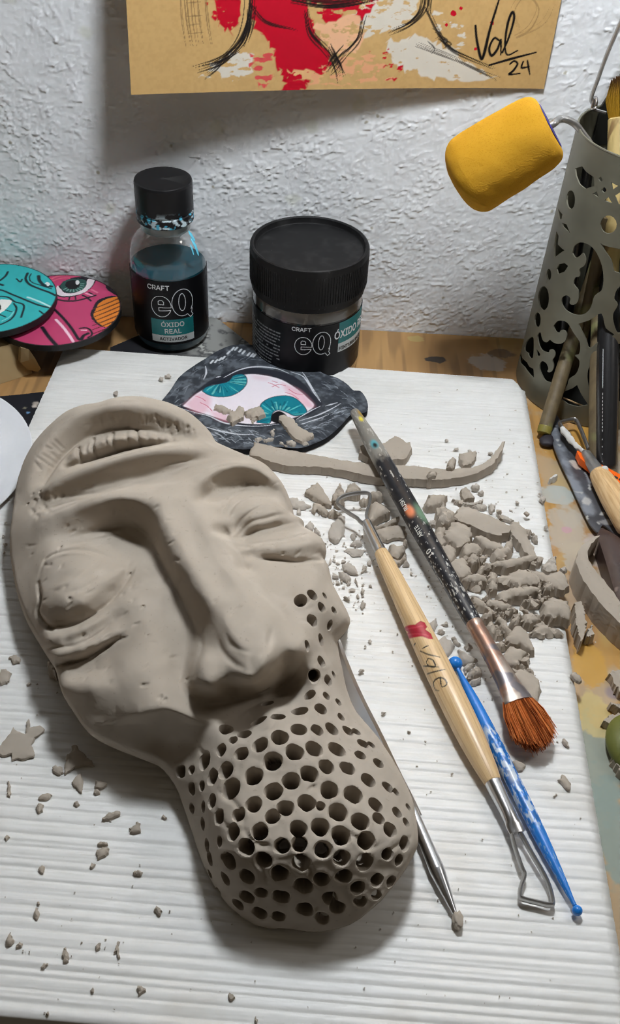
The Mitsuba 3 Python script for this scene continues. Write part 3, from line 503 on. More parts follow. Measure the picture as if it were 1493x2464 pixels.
cA, cB, cC, cD, cE = crop(1020, 1160, 3.929), crop(1020, 1420, 3.929), crop(690, 1130, 4.666), crop(740, 1260, 7.465), crop(580, 1020, 2.262)
c4, c6, c7, c8 = crop(960, 1480, 2.801), crop(700, 1150, 3.7325), crop(700, 1480, 3.11), crop(1200, 900, 3.519)
cEye, cR, cL, cBot = crop(350, 800, 2.4883), crop(1150, 1400, 4.108), crop(0, 1400, 3.519), crop(0, 2100, 2.1329)
mat('painted', VC, .5, specular=.4)
mat('painted_matt', VC, .85, specular=.15)

# ---------------------------------------------------------------- the painted eye
def big(p): return Polygon(p).buffer(0)
EZ = .0042
eo = cEye((95, 412), (150, 345), (205, 265), (290, 200), (370, 150), (430, 112), (500, 82), (560, 72), (640, 74), (700, 87), (770, 93), (850, 130), (920, 175), (1000, 210), (1080, 250), (1150, 272), (1210, 310), (1245, 345), (1290, 352), (1322, 395), (1334, 440), (1325, 474), (1290, 484), (1235, 490),
          (1180, 548), (1130, 596), (1080, 634), (1010, 666), (940, 690), (870, 692), (800, 684), (700, 690), (600, 700), (520, 694), (450, 680), (400, 662), (360, 620), (310, 560), (240, 500), (160, 455))
ep = big(catmull(np.vstack([xy(eo, EZ), xy(eo[:1], EZ)]), 4))
em, en = prism(ep, .00042, EZ, .0006)
pt = Paint(em.vertices[:, :2], s2l(58, 62, 68))
X = lambda q: xy(cEye(*q), EZ)
fm = meshkit.fbm(np.c_[em.vertices[:, :2] * 240, np.zeros(len(em.vertices))], 3, 5)
pt.put(sstep(.45, .7, fm) * .5, s2l(105, 112, 120)); pt.put(sstep(.5, .3, fm) * .6, s2l(42, 46, 52))
rs = np.random.default_rng(3)
for k in range(260):                                                     # brushed light and dark hairs along the lids
    t = rs.uniform(); x = 140 + 1100 * t; up_ = rs.uniform() < .5
    yb = np.interp(x, [140, 400, 640, 900, 1100, 1250], [400, 200, 140, 220, 300, 400]) if up_ else np.interp(x, [140, 400, 640, 900, 1100, 1250], [440, 620, 640, 620, 560, 440])
    y = yb + rs.uniform(-55, 50); L = rs.uniform(20, 70); a = (.9 - 1.5 * t if up_ else .5 - 1.1 * t) + rs.normal(0, .25)
    c = s2l(*(rs.choice([[150, 156, 164], [30, 33, 38], [120, 126, 134], [50, 54, 60]])))
    pt.stroke(X([(x, y), (x + L * math.cos(a) / 2, y - L * math.sin(a) / 2 - 4), (x + L * math.cos(a), y - L * math.sin(a))]), rs.uniform(.0004, .0011), c, a=rs.uniform(.2, .6), taper=(.2, .2))
for x, y in [(525, 98), (545, 97), (570, 108), (590, 118), (620, 130), (640, 135), (655, 138), (450, 160), (470, 152), (400, 175), (425, 172), (700, 140), (500, 120)]: pt.stroke(X([(x - 8, y + 8), (x + 6, y - 8)]), .0014, s2l(210, 215, 220), a=.8)
pt.poly(catmull(X([(205, 460), (240, 420), (300, 355), (370, 300), (450, 255), (560, 215), (660, 210), (760, 225), (860, 250), (930, 290), (1000, 360), (1060, 430), (980, 490), (880, 530), (760, 560), (640, 570), (540, 560), (440, 535), (330, 490), (205, 460)]), 5), s2l(38, 40, 48), soft=.0006)
pt.poly(catmull(X([(225, 440), (300, 372), (400, 315), (520, 270), (620, 250), (720, 258), (820, 285), (910, 340), (975, 395), (1010, 440), (940, 490), (860, 520), (760, 545), (640, 548), (520, 535), (430, 510), (330, 478), (225, 440)]), 5), s2l(232, 224, 232), soft=.0005)
for p, a in [([(235, 430), (330, 360), (390, 390), (370, 470), (300, 480)], .5), ([(380, 470), (470, 480), (520, 540), (430, 520)], .45), ([(820, 300), (930, 350), (1010, 440), (950, 440), (860, 370)], .5), ([(640, 255), (740, 262), (720, 290), (650, 275)], .2)]: pt.poly(catmull(X(p + p[:1]), 4), s2l(214, 138, 158), soft=.0025, a=a)
for q in [[(735, 300), (770, 312), (800, 330)], [(760, 325), (800, 310), (840, 320)], [(840, 360), (880, 372), (920, 400)], [(300, 380), (340, 395), (360, 410)], [(330, 420), (370, 440), (400, 470)], [(860, 340), (900, 365), (940, 372)], [(760, 290), (790, 300)]]: pt.stroke(X(q), .0006, s2l(190, 80, 110), a=.8)
I1 = catmull(X([(340, 350), (370, 325), (450, 305), (490, 295), (530, 258), (580, 250), (606, 270), (605, 310), (570, 350), (510, 380), (440, 386), (380, 375), (340, 350)]), 5)
I2 = catmull(X([(668, 540), (680, 470), (700, 420), (760, 388), (840, 378), (900, 395), (950, 440), (965, 480), (900, 500), (850, 480), (800, 465), (765, 480), (755, 520), (740, 545), (668, 540)]), 5)
for I_, cen in ((I1, (455, 290)), (I2, (800, 500))):
    pt.poly(I_, s2l(20, 112, 128), soft=.0004); g = Polygon(I_).buffer(0); cc = X([cen])[0]
    for k in range(90):
        a = rs.uniform(0, 2 * math.pi); r0, r1 = rs.uniform(.004, .009), rs.uniform(.012, .02); d = np.array([math.cos(a), math.sin(a) * .8])
        q = LineString([cc + d * r0, cc + d * r1]).intersection(g.buffer(-.0004))
        if q.is_empty or q.geom_type != 'LineString': continue
        pt.stroke(np.array(q.coords), rs.uniform(.0005, .0013), s2l(*rs.choice([[66, 170, 178], [10, 70, 90], [120, 200, 190], [30, 140, 150]])), a=.6, taper=(.2, 1))
    pt.stroke(np.array(g.exterior.coords), .0007, s2l(14, 50, 66), a=.8, smooth=False)
pt.poly(catmull(X([(750, 530), (760, 490), (800, 470), (840, 490), (850, 520), (800, 545), (750, 530)]), 5), s2l(14, 14, 18), soft=.0004)
pt.poly(catmull(X([(365, 318), (400, 298), (470, 280), (520, 262), (500, 292), (440, 308), (365, 318)]), 5), s2l(30, 34, 44), soft=.0004)
for q, w in [([(215, 455), (300, 480), (380, 500), (470, 540), (580, 558), (700, 560), (800, 548)], .0012), ([(470, 270), (560, 225), (660, 205), (780, 215), (860, 245)], .0015), ([(870, 235), (940, 260), (980, 310), (1010, 360), (1050, 415)], .0012), ([(900, 200), (950, 250), (1000, 330), (1045, 400)], .0008), ([(905, 520), (980, 475), (1050, 440)], .001),
             ([(340, 560), (450, 590), (560, 610), (650, 610)], .0013), ([(920, 530), (1020, 500), (1110, 460), (1170, 425)], .0012), ([(930, 550), (1040, 515), (1100, 490)], .0009), ([(360, 200), (365, 240), (350, 280)], .0012), ([(425, 270), (450, 262)], .0014), ([(1080, 440), (1150, 420)], .0012)]:
    pt.stroke(X(q), w, s2l(205, 208, 216), a=.85, taper=(.3, .3))
for k in range(40):
    x = rs.uniform(360, 700); y = rs.uniform(575, 660); pt.stroke(X([(x, y), (x + rs.uniform(20, 50), y + rs.uniform(8, 30))]), .0006, s2l(190, 196, 205), a=.5, taper=(.3, .1))
for k in range(40):
    x = rs.uniform(930, 1200); y = np.interp(x, [930, 1200], [560, 440]) + rs.uniform(-10, 60); pt.stroke(X([(x, y), (x + rs.uniform(20, 60), y - rs.uniform(8, 22))]), .0005, s2l(170, 176, 186), a=.5, taper=(.3, .1))
col = pt.c; col[en:] = s2l(24, 25, 28)
obj('painted_eye_cutout', em, 'painted_matt', color=col, smooth=True, label='eye shaped cutout painted dark grey with teal double iris, lying on the white board', category='painted cutout')

# ---------------------------------------------------------------- tools on the board
mat('steel', (.62, .62, .63), .22, metallic=1.0)
mat('dull_steel', mikit.proc(lambda p, n, uv: mix(mi.Color3f(.55, .55, .55), mi.Color3f(.33, .32, .31), fbm(p.x * 300, p.y * 300, p.z * 300))), .38, metallic=.9)
def wood_along(d):
    d = np.asarray(d, float) / np.linalg.norm(d)
    def f(p, n, uv):
        t = p.x * d[0] + p.y * d[1] + p.z * d[2]
        a = fbm(p.x * 900 - t * 850 * d[0], p.y * 900 - t * 850 * d[1], p.z * 900, octaves=3)
        c = mix(mi.Color3f(.68, .47, .25), mi.Color3f(.56, .35, .155), smoothstep(.3, .75, a))
        return mix(c, mi.Color3f(.45, .26, .11), smoothstep(.62, .75, noise(p.x * 1500 - t * 1480 * d[0], p.y * 1500 - t * 1480 * d[1], t * 40)) * .35)
    return f
def along(P0, P1, t): return np.asarray(P0) + np.asarray(t)[..., None] * (np.asarray(P1) - P0)
def prof_px(P0, P1, rows):
    """rows (t, width in photograph pixels) -> (t, radius in metres)"""
    out = []
    for r in rows: p = along(P0, P1, np.array(r[0])); out.append((r[0], r[1] / 2 * ((p - CAM) @ FW) / F) + (tuple(r[2:]) or (1.0,)))
    return out
def tline(P0, P1, px):
    """the parameter along P0-P1 whose image is nearest to the pixel"""
    t = np.linspace(-.05, 1.05, 2001); q = along(P0, P1, t) - CAM; w = q @ FW; u = np.stack([CX + F * (q @ RT) / w, CY + F * (q @ DN) / w], 1)
    return float(t[np.argmin(((u - px) ** 2).sum(1))])

def fine(p, n): t = np.linspace(p[0, 0], p[-1, 0], n); return np.stack([t] + [np.interp(t, p[:, 0], p[:, i]) for i in range(1, p.shape[1])], 1)
# wooden loop tool
W0, W1 = at(884.9, 1262.5, .0085), at(1247, 2005, .0052)
L = thing('loop_tool', 'pale wooden clay loop tool with a red band and handwritten name on the board', 'modelling tool')
tt_ = lambda *q: tline(W0, W1, q)
ta, tb = tt_(914, 1333), tt_(1181.4, 1887); hw = prof_px(W0, W1, [(ta - .004, 30), (ta, 33), (ta + .06, 42), (tt_(1008, 1520), 60), (tt_(1060, 1640), 68), (tt_(1117, 1765), 67), (tt_(1160, 1845), 54), (tb - .005, 43), (tb, 38)])
hp_ = fine(catmull(np.array(hw), 7), 420); hm = lathe(W0, W1, hp_, 110)
a_, u_, w_ = frame(W1 - W0)
# the handle's paint: wood, a red band, pen letters
hv = hm.vertices; tt2 = ((hv - W0) @ (W1 - W0)) / ((W1 - W0) @ (W1 - W0)); hm2 = hm; hv = hm2.vertices
ax = hv - W0 - np.outer((hv - W0) @ a_, a_); ang = np.arctan2(ax @ w_, ax @ u_); ln = (hv - W0) @ a_
LEN = np.linalg.norm(W1 - W0); pc = np.c_[ln, ang * .0066]
g1 = meshkit.fbm(np.c_[ln * 45, ang * 9, ang * 0], 4, 2); g2 = meshkit.fbm(np.c_[ln * 25, ang * 30, ang * 0], 3, 6)
pw = Paint(pc, [.66, .46, .24]); pw.put(sstep(.35, .7, g1) * .55, [.54, .34, .15]); pw.put(sstep(.55, .75, g2) * .5, [.76, .58, .36]); pw.put(sstep(.72, .8, meshkit.noise(np.c_[ln * 30, ang * 70, ang * 0], 8)) * .35, [.38, .21, .09])
def on_handle(px, py):
    """where the camera's ray meets the handle, unrolled: (length, arc)"""
    d = FW + (px - CX) / F * RT + (py - CY) / F * DN; best = None
    for z in np.linspace(.016, .004, 60):
        p = CAM + d * ((z - CAMZ) / d[2]); l = (p - W0) @ a_; q = p - W0 - l * a_; r = np.interp(l / LEN, hp_[:, 0], hp_[:, 1])
        if np.linalg.norm(q) <= r: return (l, math.atan2(q @ w_, q @ u_) * .0066)
    return (l, math.atan2(q @ w_, q @ u_) * .0066)
OH = lambda q: np.array([on_handle(*p) for p in q])
RB = OH(c6((1020, 1350), (1060, 1322), (1120, 1318), (1165, 1285), (1205, 1300), (1225, 1340), (1210, 1362), (1260, 1400), (1282, 1450), (1240, 1448), (1180, 1425), (1120, 1432), (1060, 1450), (1040, 1410), (1055, 1385)))
pw.poly(RB, s2l(158, 22, 40), soft=.0003); 
for q in [[(1040, 1360), (1120, 1345), (1190, 1330)], [(1060, 1410), (1140, 1400), (1240, 1420)]]: pw.stroke(OH(c6(*q)), .0007, s2l(190, 60, 76), a=.6)
ink = s2l(24, 20, 18)
for q in [[(1185, 1532), (1238, 1508)], [(1165, 1555), (1250, 1590), (1340, 1612)],                          # v
          [(1225, 1640), (1240, 1622), (1280, 1640), (1300, 1680), (1290, 1700), (1245, 1690), (1222, 1660), (1228, 1638)], [(1195, 1690), (1260, 1692), (1330, 1700)],   # a
          [(1230, 1762), (1310, 1738), (1390, 1722)],                                                             # l
          [(1345, 1790), (1350, 1850), (1362, 1880)], [(1362, 1880), (1400, 1860), (1395, 1820), (1350, 1795), (1300, 1815), (1285, 1850), (1300, 1900), (1332, 1912)],  # e
          [(1110, 1505), (1122, 1485)]]:
    pw.stroke(OH(c6(*q)), .00075, ink, a=.95, taper=(.7, .5))
obj('handle', hm2, mat('painted_gloss', VC, .35, specular=.5, clearcoat=.5), L, smooth=True, color=pw.c)
obj('ferrule', lathe(W0, W1, prof_px(W0, W1, [(-.012, 20), (-.008, 24), (ta - .01, 30), (ta - .003, 31.5)]), 36), 'steel', L, smooth=35)
te = tt_(1238, 1985)
obj('ferrule', lathe(W0, W1, prof_px(W0, W1, [(tb - .002, 41), (tb + .01, 41.5), (te - .035, 36), (te - .008, 33, .85), (te, 31, .62), (.997, 27, .5), (1.0, 24, .5)]), 36), 'steel', L, smooth=35)
zz = np.linspace(.0055, .003, 7)
lp = [(1232, 2008), (1240, 2040), (1256, 2087), (1263, 2106), (1254, 2135), (1252, 2156), (1260, 2163), (1295, 2172), (1325, 2178), (1331, 2168), (1317, 2119), (1281, 2055), (1262, 2020), (1253, 2004)]
P = np.array([at(x, y, z) for (x, y), z in zip(lp, [.005, .0045, .004, .0035, .003, .0028, .0028, .0028, .0028, .0028, .0033, .004, .0045, .005])])
obj('wire_loop', tube(catmull(P, 4), .00085, 8, flat=1.9), 'dull_steel', L, smooth=40)
lp = [(879, 1264), (866, 1254), (860, 1247), (842, 1236), (823, 1222), (811, 1209), (822, 1196), (850, 1188), (880, 1186), (891, 1192), (890, 1211), (884.5, 1228), (882, 1241), (887, 1256)]
P = np.array([at(x, y, z) for (x, y), z in zip(lp, [.0085, .0088, .009, .0096, .010, .0104, .0108, .0112, .0112, .011, .0102, .0095, .009, .0085])])
obj('wire_loop', tube(catmull(P, 4), .0008, 8, flat=1.7), 'dull_steel', L, smooth=40)

# black brush
B0, B1 = at(853, 990, .0135), at(1249, 1690, .0105); BLn = np.linalg.norm(B1 - B0); ba, bu, bw = frame(B1 - B0)
B = thing('paint_brush', 'black handled flat brush with brown bristles and grey worn tip across the clay strip', 'paint brush')
tf = tline(B0, B1, (1140, 1503))
bp = catmull(np.array(prof_px(B0, B1, [(0, 10), (.004, 22), (.06, 30), (.17, 42), (.34, 48), (.45, 49), (.56, 47), (.66, 44), (tf - .02, 41), (tf, 38)])), 8)
bm_ = lathe(B0, B1, fine(bp, 420), 90); bv = bm_.vertices; bl = (bv - B0) @ ba; q = bv - B0 - np.outer(bl, ba); bang = np.arctan2(q @ bw, q @ bu)
pb = Paint(np.c_[bl, bang * .005], s2l(18, 18, 24)); nz = meshkit.fbm(np.c_[bl * 260, bang * 4, bang * 0], 4, 3); n2 = meshkit.noise(np.c_[bl * 700, bang * 9, bang * 0], 5)
pb.put(sstep(.245, .20, bl / BLn + .05 * (nz - .5)), s2l(128, 124, 116)); pb.put(sstep(.62, .74, nz) * (bl / BLn < .22) * .7, s2l(176, 172, 164))
lowt = np.exp(-((bl / BLn - .30) / .08) ** 2) * .12 + np.exp(-((bl / BLn - .70) / .07) ** 2) * .22
pb.put(sstep(.785, .81, nz + .55 * lowt + .1 * (n2 - .5)), s2l(168, 164, 158)); pb.put(sstep(.86, .89, n2) * (bl / BLn > .45), s2l(190, 188, 184))
fs = lambda t, a, w, h, c: pb.put(np.exp(-(((bl / BLn - t) / w) ** 2 + ((bang - a) / h) ** 2) ** 2), c)
fs(.03, -.6, .02, .6, s2l(150, 120, 40)); fs(.055, .1, .012, .35, s2l(214, 196, 60)); fs(.17, .3, .018, .45, s2l(70, 150, 160)); fs(.175, .3, .01, .25, s2l(16, 20, 24))
fs(.445, -.5, .035, .55, s2l(104, 132, 108)); fs(.43, .55, .02, .45, s2l(222, 132, 88))
obj('handle', bm_, 'painted_gloss', B, smooth=True, color=pb.c)
fp = prof_px(B0, B1, [(tf - .003, 40), (tf, 42), (tf + .012, 41), (tf + .016, 39), (tf + .02, 41), (tf + .038, 42), (tf + .042, 40), (tf + .046, 42), (tf + .1, 44, .97), (tf + .16, 48, .85), (.985, 52, .62), (.99, 53.5, .6), (1.0, 53.5, .58)])
def ferrule_col(p, n, uv):
    a = fbm(p.x * 160, p.y * 110, p.z * 160, octaves=4); b = fbm(p.x * 120 + 5, p.y * 120, 3.)
    c = mix(mi.Color3f(.50, .42, .36), mi.Color3f(.36, .22, .17), smoothstep(.42, .6, a)); c = mix(c, mi.Color3f(.20, .18, .19), smoothstep(.55, .68, b)); return mix(c, mi.Color3f(.62, .60, .56), smoothstep(.6, .75, fbm(p.x * 90, p.y * 90, 9.)) * .6)
mat('stained_ferrule', mikit.proc(ferrule_col), .28, metallic=.75)
obj('ferrule', lathe(B0, B1, fp, 40), 'stained_ferrule', B, smooth=35)
rs = np.random.default_rng(8); br = []
E0 = B1 - ba * .004; rw = 26.5 * ((B1 - CAM) @ FW) / F
for k in range(1500):
    th = rs.uniform(0, 2 * math.pi); rr_ = math.sqrt(rs.uniform()); a0 = np.array([math.cos(th), math.sin(th)]) * rr_
    s = E0 + bu * a0[0] * rw * .52 + bw * a0[1] * rw * 1.25
    Lb = .0265 * (1 - .20 * a0[1] ** 2 * 1.2) * rs.uniform(.86, 1.02); e = s + ba * Lb + bw * a0[1] * rw * .72 * rs.uniform(.8, 1.2) + bu * a0[0] * rw * .1 + rs.normal(0, .0006, 3); e = e - np.array([0, 0, .0022]) * rs.uniform(.6, 1.3)
    mid_ = (s + e) / 2 + bw * a0[1] * rw * .22 + rs.normal(0, .0003, 3); e[2] = max(e[2], .001)
    br.append(tube(np.array([s, mid_, e]), [.00022, .00024, .00010], 3))
bris = cat(*br); bcol = np.repeat(np.array([s2l(*c) for c in rs.choice([[196, 112, 56], [172, 90, 42], [214, 134, 76], [126, 62, 28]], 1500)]), len(br[0].vertices), 0)
k = obj('bristles', bris, 'painted_matt', B, smooth=True, color=bcol, kind='stuff', label='brown bristles')
def wrap_text(s, h, P0, ax_, r, t0, ang0, mirror=False, bold=False, along_axis=True):
    """lettering laid around a rod: reading along its axis"""
    m = meshkit.text_mesh(s, h, .00012, bold); v = m.vertices; a, u, w = frame(ax_)
    l, q, o = v[:, 0], v[:, 1], v[:, 2]
    if mirror: l = -l
    th = ang0 + q / r; m = trimesh.Trimesh(P0 + np.outer(t0 + l, a) + (r + .00010 + o)[:, None] * (np.outer(np.cos(th), u) + np.outer(np.sin(th), w)), m.faces, process=False)
    return m
mat('white_ink', (.72, .70, .66), .7)
for s, h, t, an in [('10', .0030, tline(B0, B1, (1058, 1345)), .62), ('ARTE', .0023, tline(B0, B1, (1030, 1300)), .55), ('RUSH', .0023, tline(B0, B1, (995, 1237)), .55)]:
    r = np.interp(t, bp[:, 0], bp[:, 1]); obj('lettering', wrap_text(s, h, B0, B1 - B0, r, t * BLn, an, mirror=True, bold=True), 'white_ink', B, smooth=False, label='white lettering')

# blue ball tool
S0_, S1_ = at(1096, 1597, .0036), at(1390, 2191, .0030); sa, su, sw = frame(S1_ - S0_)
S = thing('ball_tool', 'blue plastic double ended ball tool with worn white lettering lying on the board', 'modelling tool')
sp = prof_px(S0_, S1_, [(.02, 11), (.05, 11), (.16, 26), (.30, 34), (.42, 37), (.55, 37), (.68, 36), (.78, 31), (.90, 20), (.96, 12), (.985, 11)])
sm = lathe(S0_, S1_, fine(catmull(np.array(sp), 7), 300), 60); sv = sm.vertices; sl = (sv - S0_) @ sa; q = sv - S0_ - np.outer(sl, sa); sang = np.arctan2(q @ sw, q @ su); st_ = sl / np.linalg.norm(S1_ - S0_)
ps = Paint(np.c_[sl, sang * .004], s2l(22, 112, 196)); n1 = meshkit.fbm(np.c_[sl * 420, sang * 3.2, sang * 0], 4, 2); win = np.clip(np.minimum((st_ - .29) / .04, (.73 - st_) / .04), 0, 1)
ps.put(sstep(.52, .60, n1) * win * .8, s2l(196, 208, 216)); ps.put(sstep(.68, .72, n1) * (st_ > .7) * .7, s2l(150, 186, 214)); ps.put(sstep(.47, .44, n1) * win * .5, s2l(16, 60, 110)); ps.put(np.exp(-((st_ - .52) / .03) ** 2 - ((sang - .2) / .5) ** 2) * .8, s2l(205, 210, 214))
obj('handle', sm, 'painted_gloss', S, smooth=True, color=ps.c)
mat('blue_plastic', s2l(28, 116, 200), .3, specular=.5)
for c_, w_px in ((S0_, 35), (S1_, 25)):
    b = trimesh.creation.icosphere(3, w_px / 2 * ((c_ - CAM) @ FW) / F); b.apply_translation(c_); obj('ball', b, 'blue_plastic', S, smooth=True)
# steel spatula half under the mask
K = thing('steel_spatula', 'polished steel modelling spatula partly hidden under the right side of the mask', 'modelling tool')
cl_ = [(806, 1520), (812, 1560), (830, 1615), (862, 1688), (902, 1768), (947, 1862), (978, 1922), (1000, 1966)]
P = catmull(np.array([at(x, y, z) for (x, y), z in zip(cl_, [.0030, .0030, .0030, .0032, .0036, .004, .0042, .0044])]), 6)
wr = np.interp(np.linspace(0, 1, len(P)), [0, .1, .25, .6, .9, 1], [.0006, .0026, .0033, .0034, .0031, .0030])
t_ = np.gradient(P, axis=0); t_ /= np.linalg.norm(t_, axis=1, keepdims=True); sd_ = np.cross(t_, [0, 0, 1.]); sd_ /= np.linalg.norm(sd_, axis=1, keepdims=True); upv = np.cross(sd_, t_)
sec = np.stack([P + sd_ * wr[:, None], P + upv * .0016 - sd_ * wr[:, None] * .35, P - sd_ * wr[:, None], P - upv * .0012], 1).reshape(-1, 3)
bl_ = trimesh.Trimesh(sec, grid_faces(len(P), 4, True), process=False)
if bl_.volume < 0: bl_.invert()
obj('blade', bl_, 'steel', K, smooth=25)
K0, K1 = at(992, 1948, .0046), at(1101, 2212, .0022); kt = lambda *q: tline(K0, K1, q)
obj('handle', lathe(K0, K1, catmull(np.array(prof_px(K0, K1, [(0, 25), (.05, 27), (.35, 33), (.52, 37), (.56, 38), (.60, 37), (.8, 24), (.95, 12), (.99, 7), (1, 3)])), 6), 36), 'steel', K, smooth=35)
cb = trimesh.creation.icosphere(3, 1.); cb.vertices *= np.array([.0020, .0036, .0021]); cb.vertices *= (1 + .5 * (meshkit.noise(cb.vertices * 900, 3) - .5))[:, None]; cb.apply_translation(at(1102, 2214, .0022)); obj('clay_smear', cb, 'clay', K, smooth=40)
# ---------------------------------------------------------------- clay: strip, chunks, crumbs
def chunk(pts, zt, rough=.3, zb=.0001, step=None, seed=0, tilt=(0, 0), wob=.0004, flare=.0006, z0=0., dome=.12):
    """a torn piece of clay: top outline given by pixels at height zt (mm)"""
    z = zt / 1000; P = xy(pts, z); rs_ = np.random.default_rng(seed); g = Polygon(P).buffer(0)
    if g.geom_type != 'Polygon': g = max(g.geoms, key=lambda q: q.area)
    size = math.sqrt(g.area); step = step or max(.0007, size / 11); r = resample(np.array(g.exterior.coords), step); r = r + rs_.normal(0, wob, r.shape); g2 = Polygon(r).buffer(0)
    if g2.geom_type != 'Polygon': g2 = max(g2.geoms, key=lambda q: q.area)
    ins = g2.buffer(-min(.0005, size * .08))
    if ins.is_empty or ins.geom_type != 'Polygon': ins = g2.buffer(-.0001); ins = ins if ins.geom_type == 'Polygon' else max(ins.geoms, key=lambda q: q.area)
    c = np.array(g2.centroid.coords[0])
    def top(Q):
        d = shapely.distance(shapely.points(Q), ins.exterior); e = np.clip(d / .0005, 0, 1)
        return z + (Q - c) @ np.array(tilt) + rough / 1000 * 2 * (meshkit.fbm(np.c_[Q * (1.6 / max(size, .004)) * 3, Q[:, :1] * 0 + seed * 7.7], 3, seed) - .5) - .00035 * (1 - e) - dome * z * np.clip(1 - d / (.32 * size), 0, 1) ** 1.6
    m, n = prism(ins, step, top, zb + z0, seed, .25)
    # flare the foot a little and rough up the sides
    v = m.vertices.copy(); lowv = np.abs(v[:, 2] - (zb + z0)) < 1e-9; dirs = v[:, :2] - c; nrm = np.linalg.norm(dirs, axis=1, keepdims=True); v[lowv, :2] += (dirs / np.maximum(nrm, 1e-9) * flare)[lowv]; v[:, :2] += ((meshkit.noise(v * 420 + seed, 2) - .5) * min(.0012, size * .10))[:, None] * dirs / np.maximum(nrm, 1e-9)
    m = trimesh.Trimesh(v, m.faces, process=True)
    return m
def crumb(px, py, w, h, ht, ang=0., seed=0, flat=1.0, z0=0.):
    """a small broken crumb: a hull of random points, w x h photograph pixels, ht mm high"""
    rs_ = np.random.default_rng(seed * 13 + 5); p = at(px, py, z0 + ht / 2000); s = ((p - CAM) @ FW) / F; n = 13
    q = rs_.normal(size=(n, 3)); q /= np.linalg.norm(q, axis=1, keepdims=True); q *= rs_.uniform(.75, 1.15, (n, 1)); ey = at(px, py + 1, 0.)[1] - at(px, py, 0.)[1]
    q[:, 0] *= w / 2 * s; q[:, 1] *= h / 2 * abs(ey); q[:, 2] *= ht / 2000
    c, s_ = math.cos(ang), math.sin(ang); q[:, :2] = q[:, :2] @ np.array([[c, s_], [-s_, c]])
    m = trimesh.convex.convex_hull(q); m.apply_translation([p[0], p[1], 0]); m.apply_translation([0, 0, z0 + .0001 - m.bounds[0, 2]])
    return m
mat('dry_clay', mikit.proc(lambda p, n, uv: mix(mi.Color3f(.46, .42, .37), mi.Color3f(.36, .32, .275), fbm(p.x * 90, p.y * 90, p.z * 90))), .9, specular=.2)
ZT = TABLE
# the long strip
st_o = cE((70, 85), (150, 105), (220, 118), (320, 140), (420, 160), (520, 180), (620, 195), (720, 205), (830, 215), (930, 215), (1030, 228), (1110, 236), (1180, 232), (1260, 226), (1310, 212), (1350, 190), (1385, 155), (1410, 120), (1437, 92), (1440, 110), (1425, 155), (1400, 195), (1370, 225), (1320, 250), (1250, 275), (1170, 290), (1080, 300), (980, 296), (900, 292), (830, 290), (740, 285), (640, 265), (560, 247), (480, 233), (400, 226), (300, 225), (220, 215), (150, 195), (90, 172), (40, 165), (50, 130))
m = chunk(st_o, 7.0, .35, step=.0016, seed=4, wob=.00025, flare=.0004)
v = m.vertices; tipw = at(1200, 1085, .008); d = np.clip((v[:, 0] - at(1130, 1120, .008)[0]) / .02, 0, 1); v[:, 2] += .0035 * d ** 2 * (v[:, 2] > .001); m.vertices = v
obj('clay_strip', m, 'clay', smooth=40, label='long trimmed clay strip with a thin curled right tip lying under the black brush', category='clay scrap')
def scrap(name, label, m, group=None, mt='clay'):
    k = obj(name, m, mt, smooth=32, label=label, category='clay scrap')
    if group: labels[k]['group'] = group; SCR.append((k, m, label, group))
    return k
SCR = []
scrap('clay_slab', 'rounded clay offcut behind the black brush and the long clay strip', chunk(cE((650, 110), (690, 95), (750, 98), (800, 85), (840, 55), (870, 62), (905, 88), (935, 82), (935, 120), (915, 160), (885, 190), (850, 185), (800, 200), (700, 175), (650, 150)), 6, .4, seed=5))
scrap('clay_slab', 'flat oval clay slice lying on the painted eye near its lower iris', chunk(cEye((795, 490), (830, 480), (870, 495), (900, 520), (940, 560), (985, 585), (1012, 588), (1010, 612), (975, 625), (945, 645), (915, 640), (880, 610), (840, 560), (805, 520)), 7.5, .3, seed=6, zb=.0043))
G_EYE = 'clay crumbs on the painted eye'
for i, (q, z, r) in enumerate([([(400, 430), (430, 418), (480, 430), (530, 455), (520, 470), (470, 475), (420, 450)], 6.6, .5), ([(485, 485), (530, 455), (560, 425), (590, 440), (600, 470), (580, 500), (540, 520), (515, 535)], 8.5, 1.2), ([(590, 460), (650, 435), (690, 425), (715, 450), (720, 480), (690, 495), (640, 495), (600, 485)], 8, 1.2),
                               ([(620, 500), (660, 490), (680, 510), (640, 530)], 6.5, .6), ([(700, 630), (760, 615), (775, 625), (740, 645), (710, 648)], 6.2, .4), ([(835, 640), (880, 632), (920, 655), (880, 672), (845, 660)], 6.5, .5), ([(750, 580), (770, 565), (778, 590), (760, 610)], 6.2, .5), ([(935, 648), (975, 640), (980, 660), (945, 672)], 6, .4), ([(655, 625), (690, 612), (700, 635), (670, 650)], 6, .4), ([(800, 640), (830, 650), (850, 672), (815, 660)], 6, .4)]):
    scrap('clay_crumb', 'small pale clay crumb lying on the painted eye', chunk(cEye(*q), z, r, seed=20 + i, zb=.0043, flare=.0003), G_EYE, 'dry_clay' if i > 3 else 'clay')

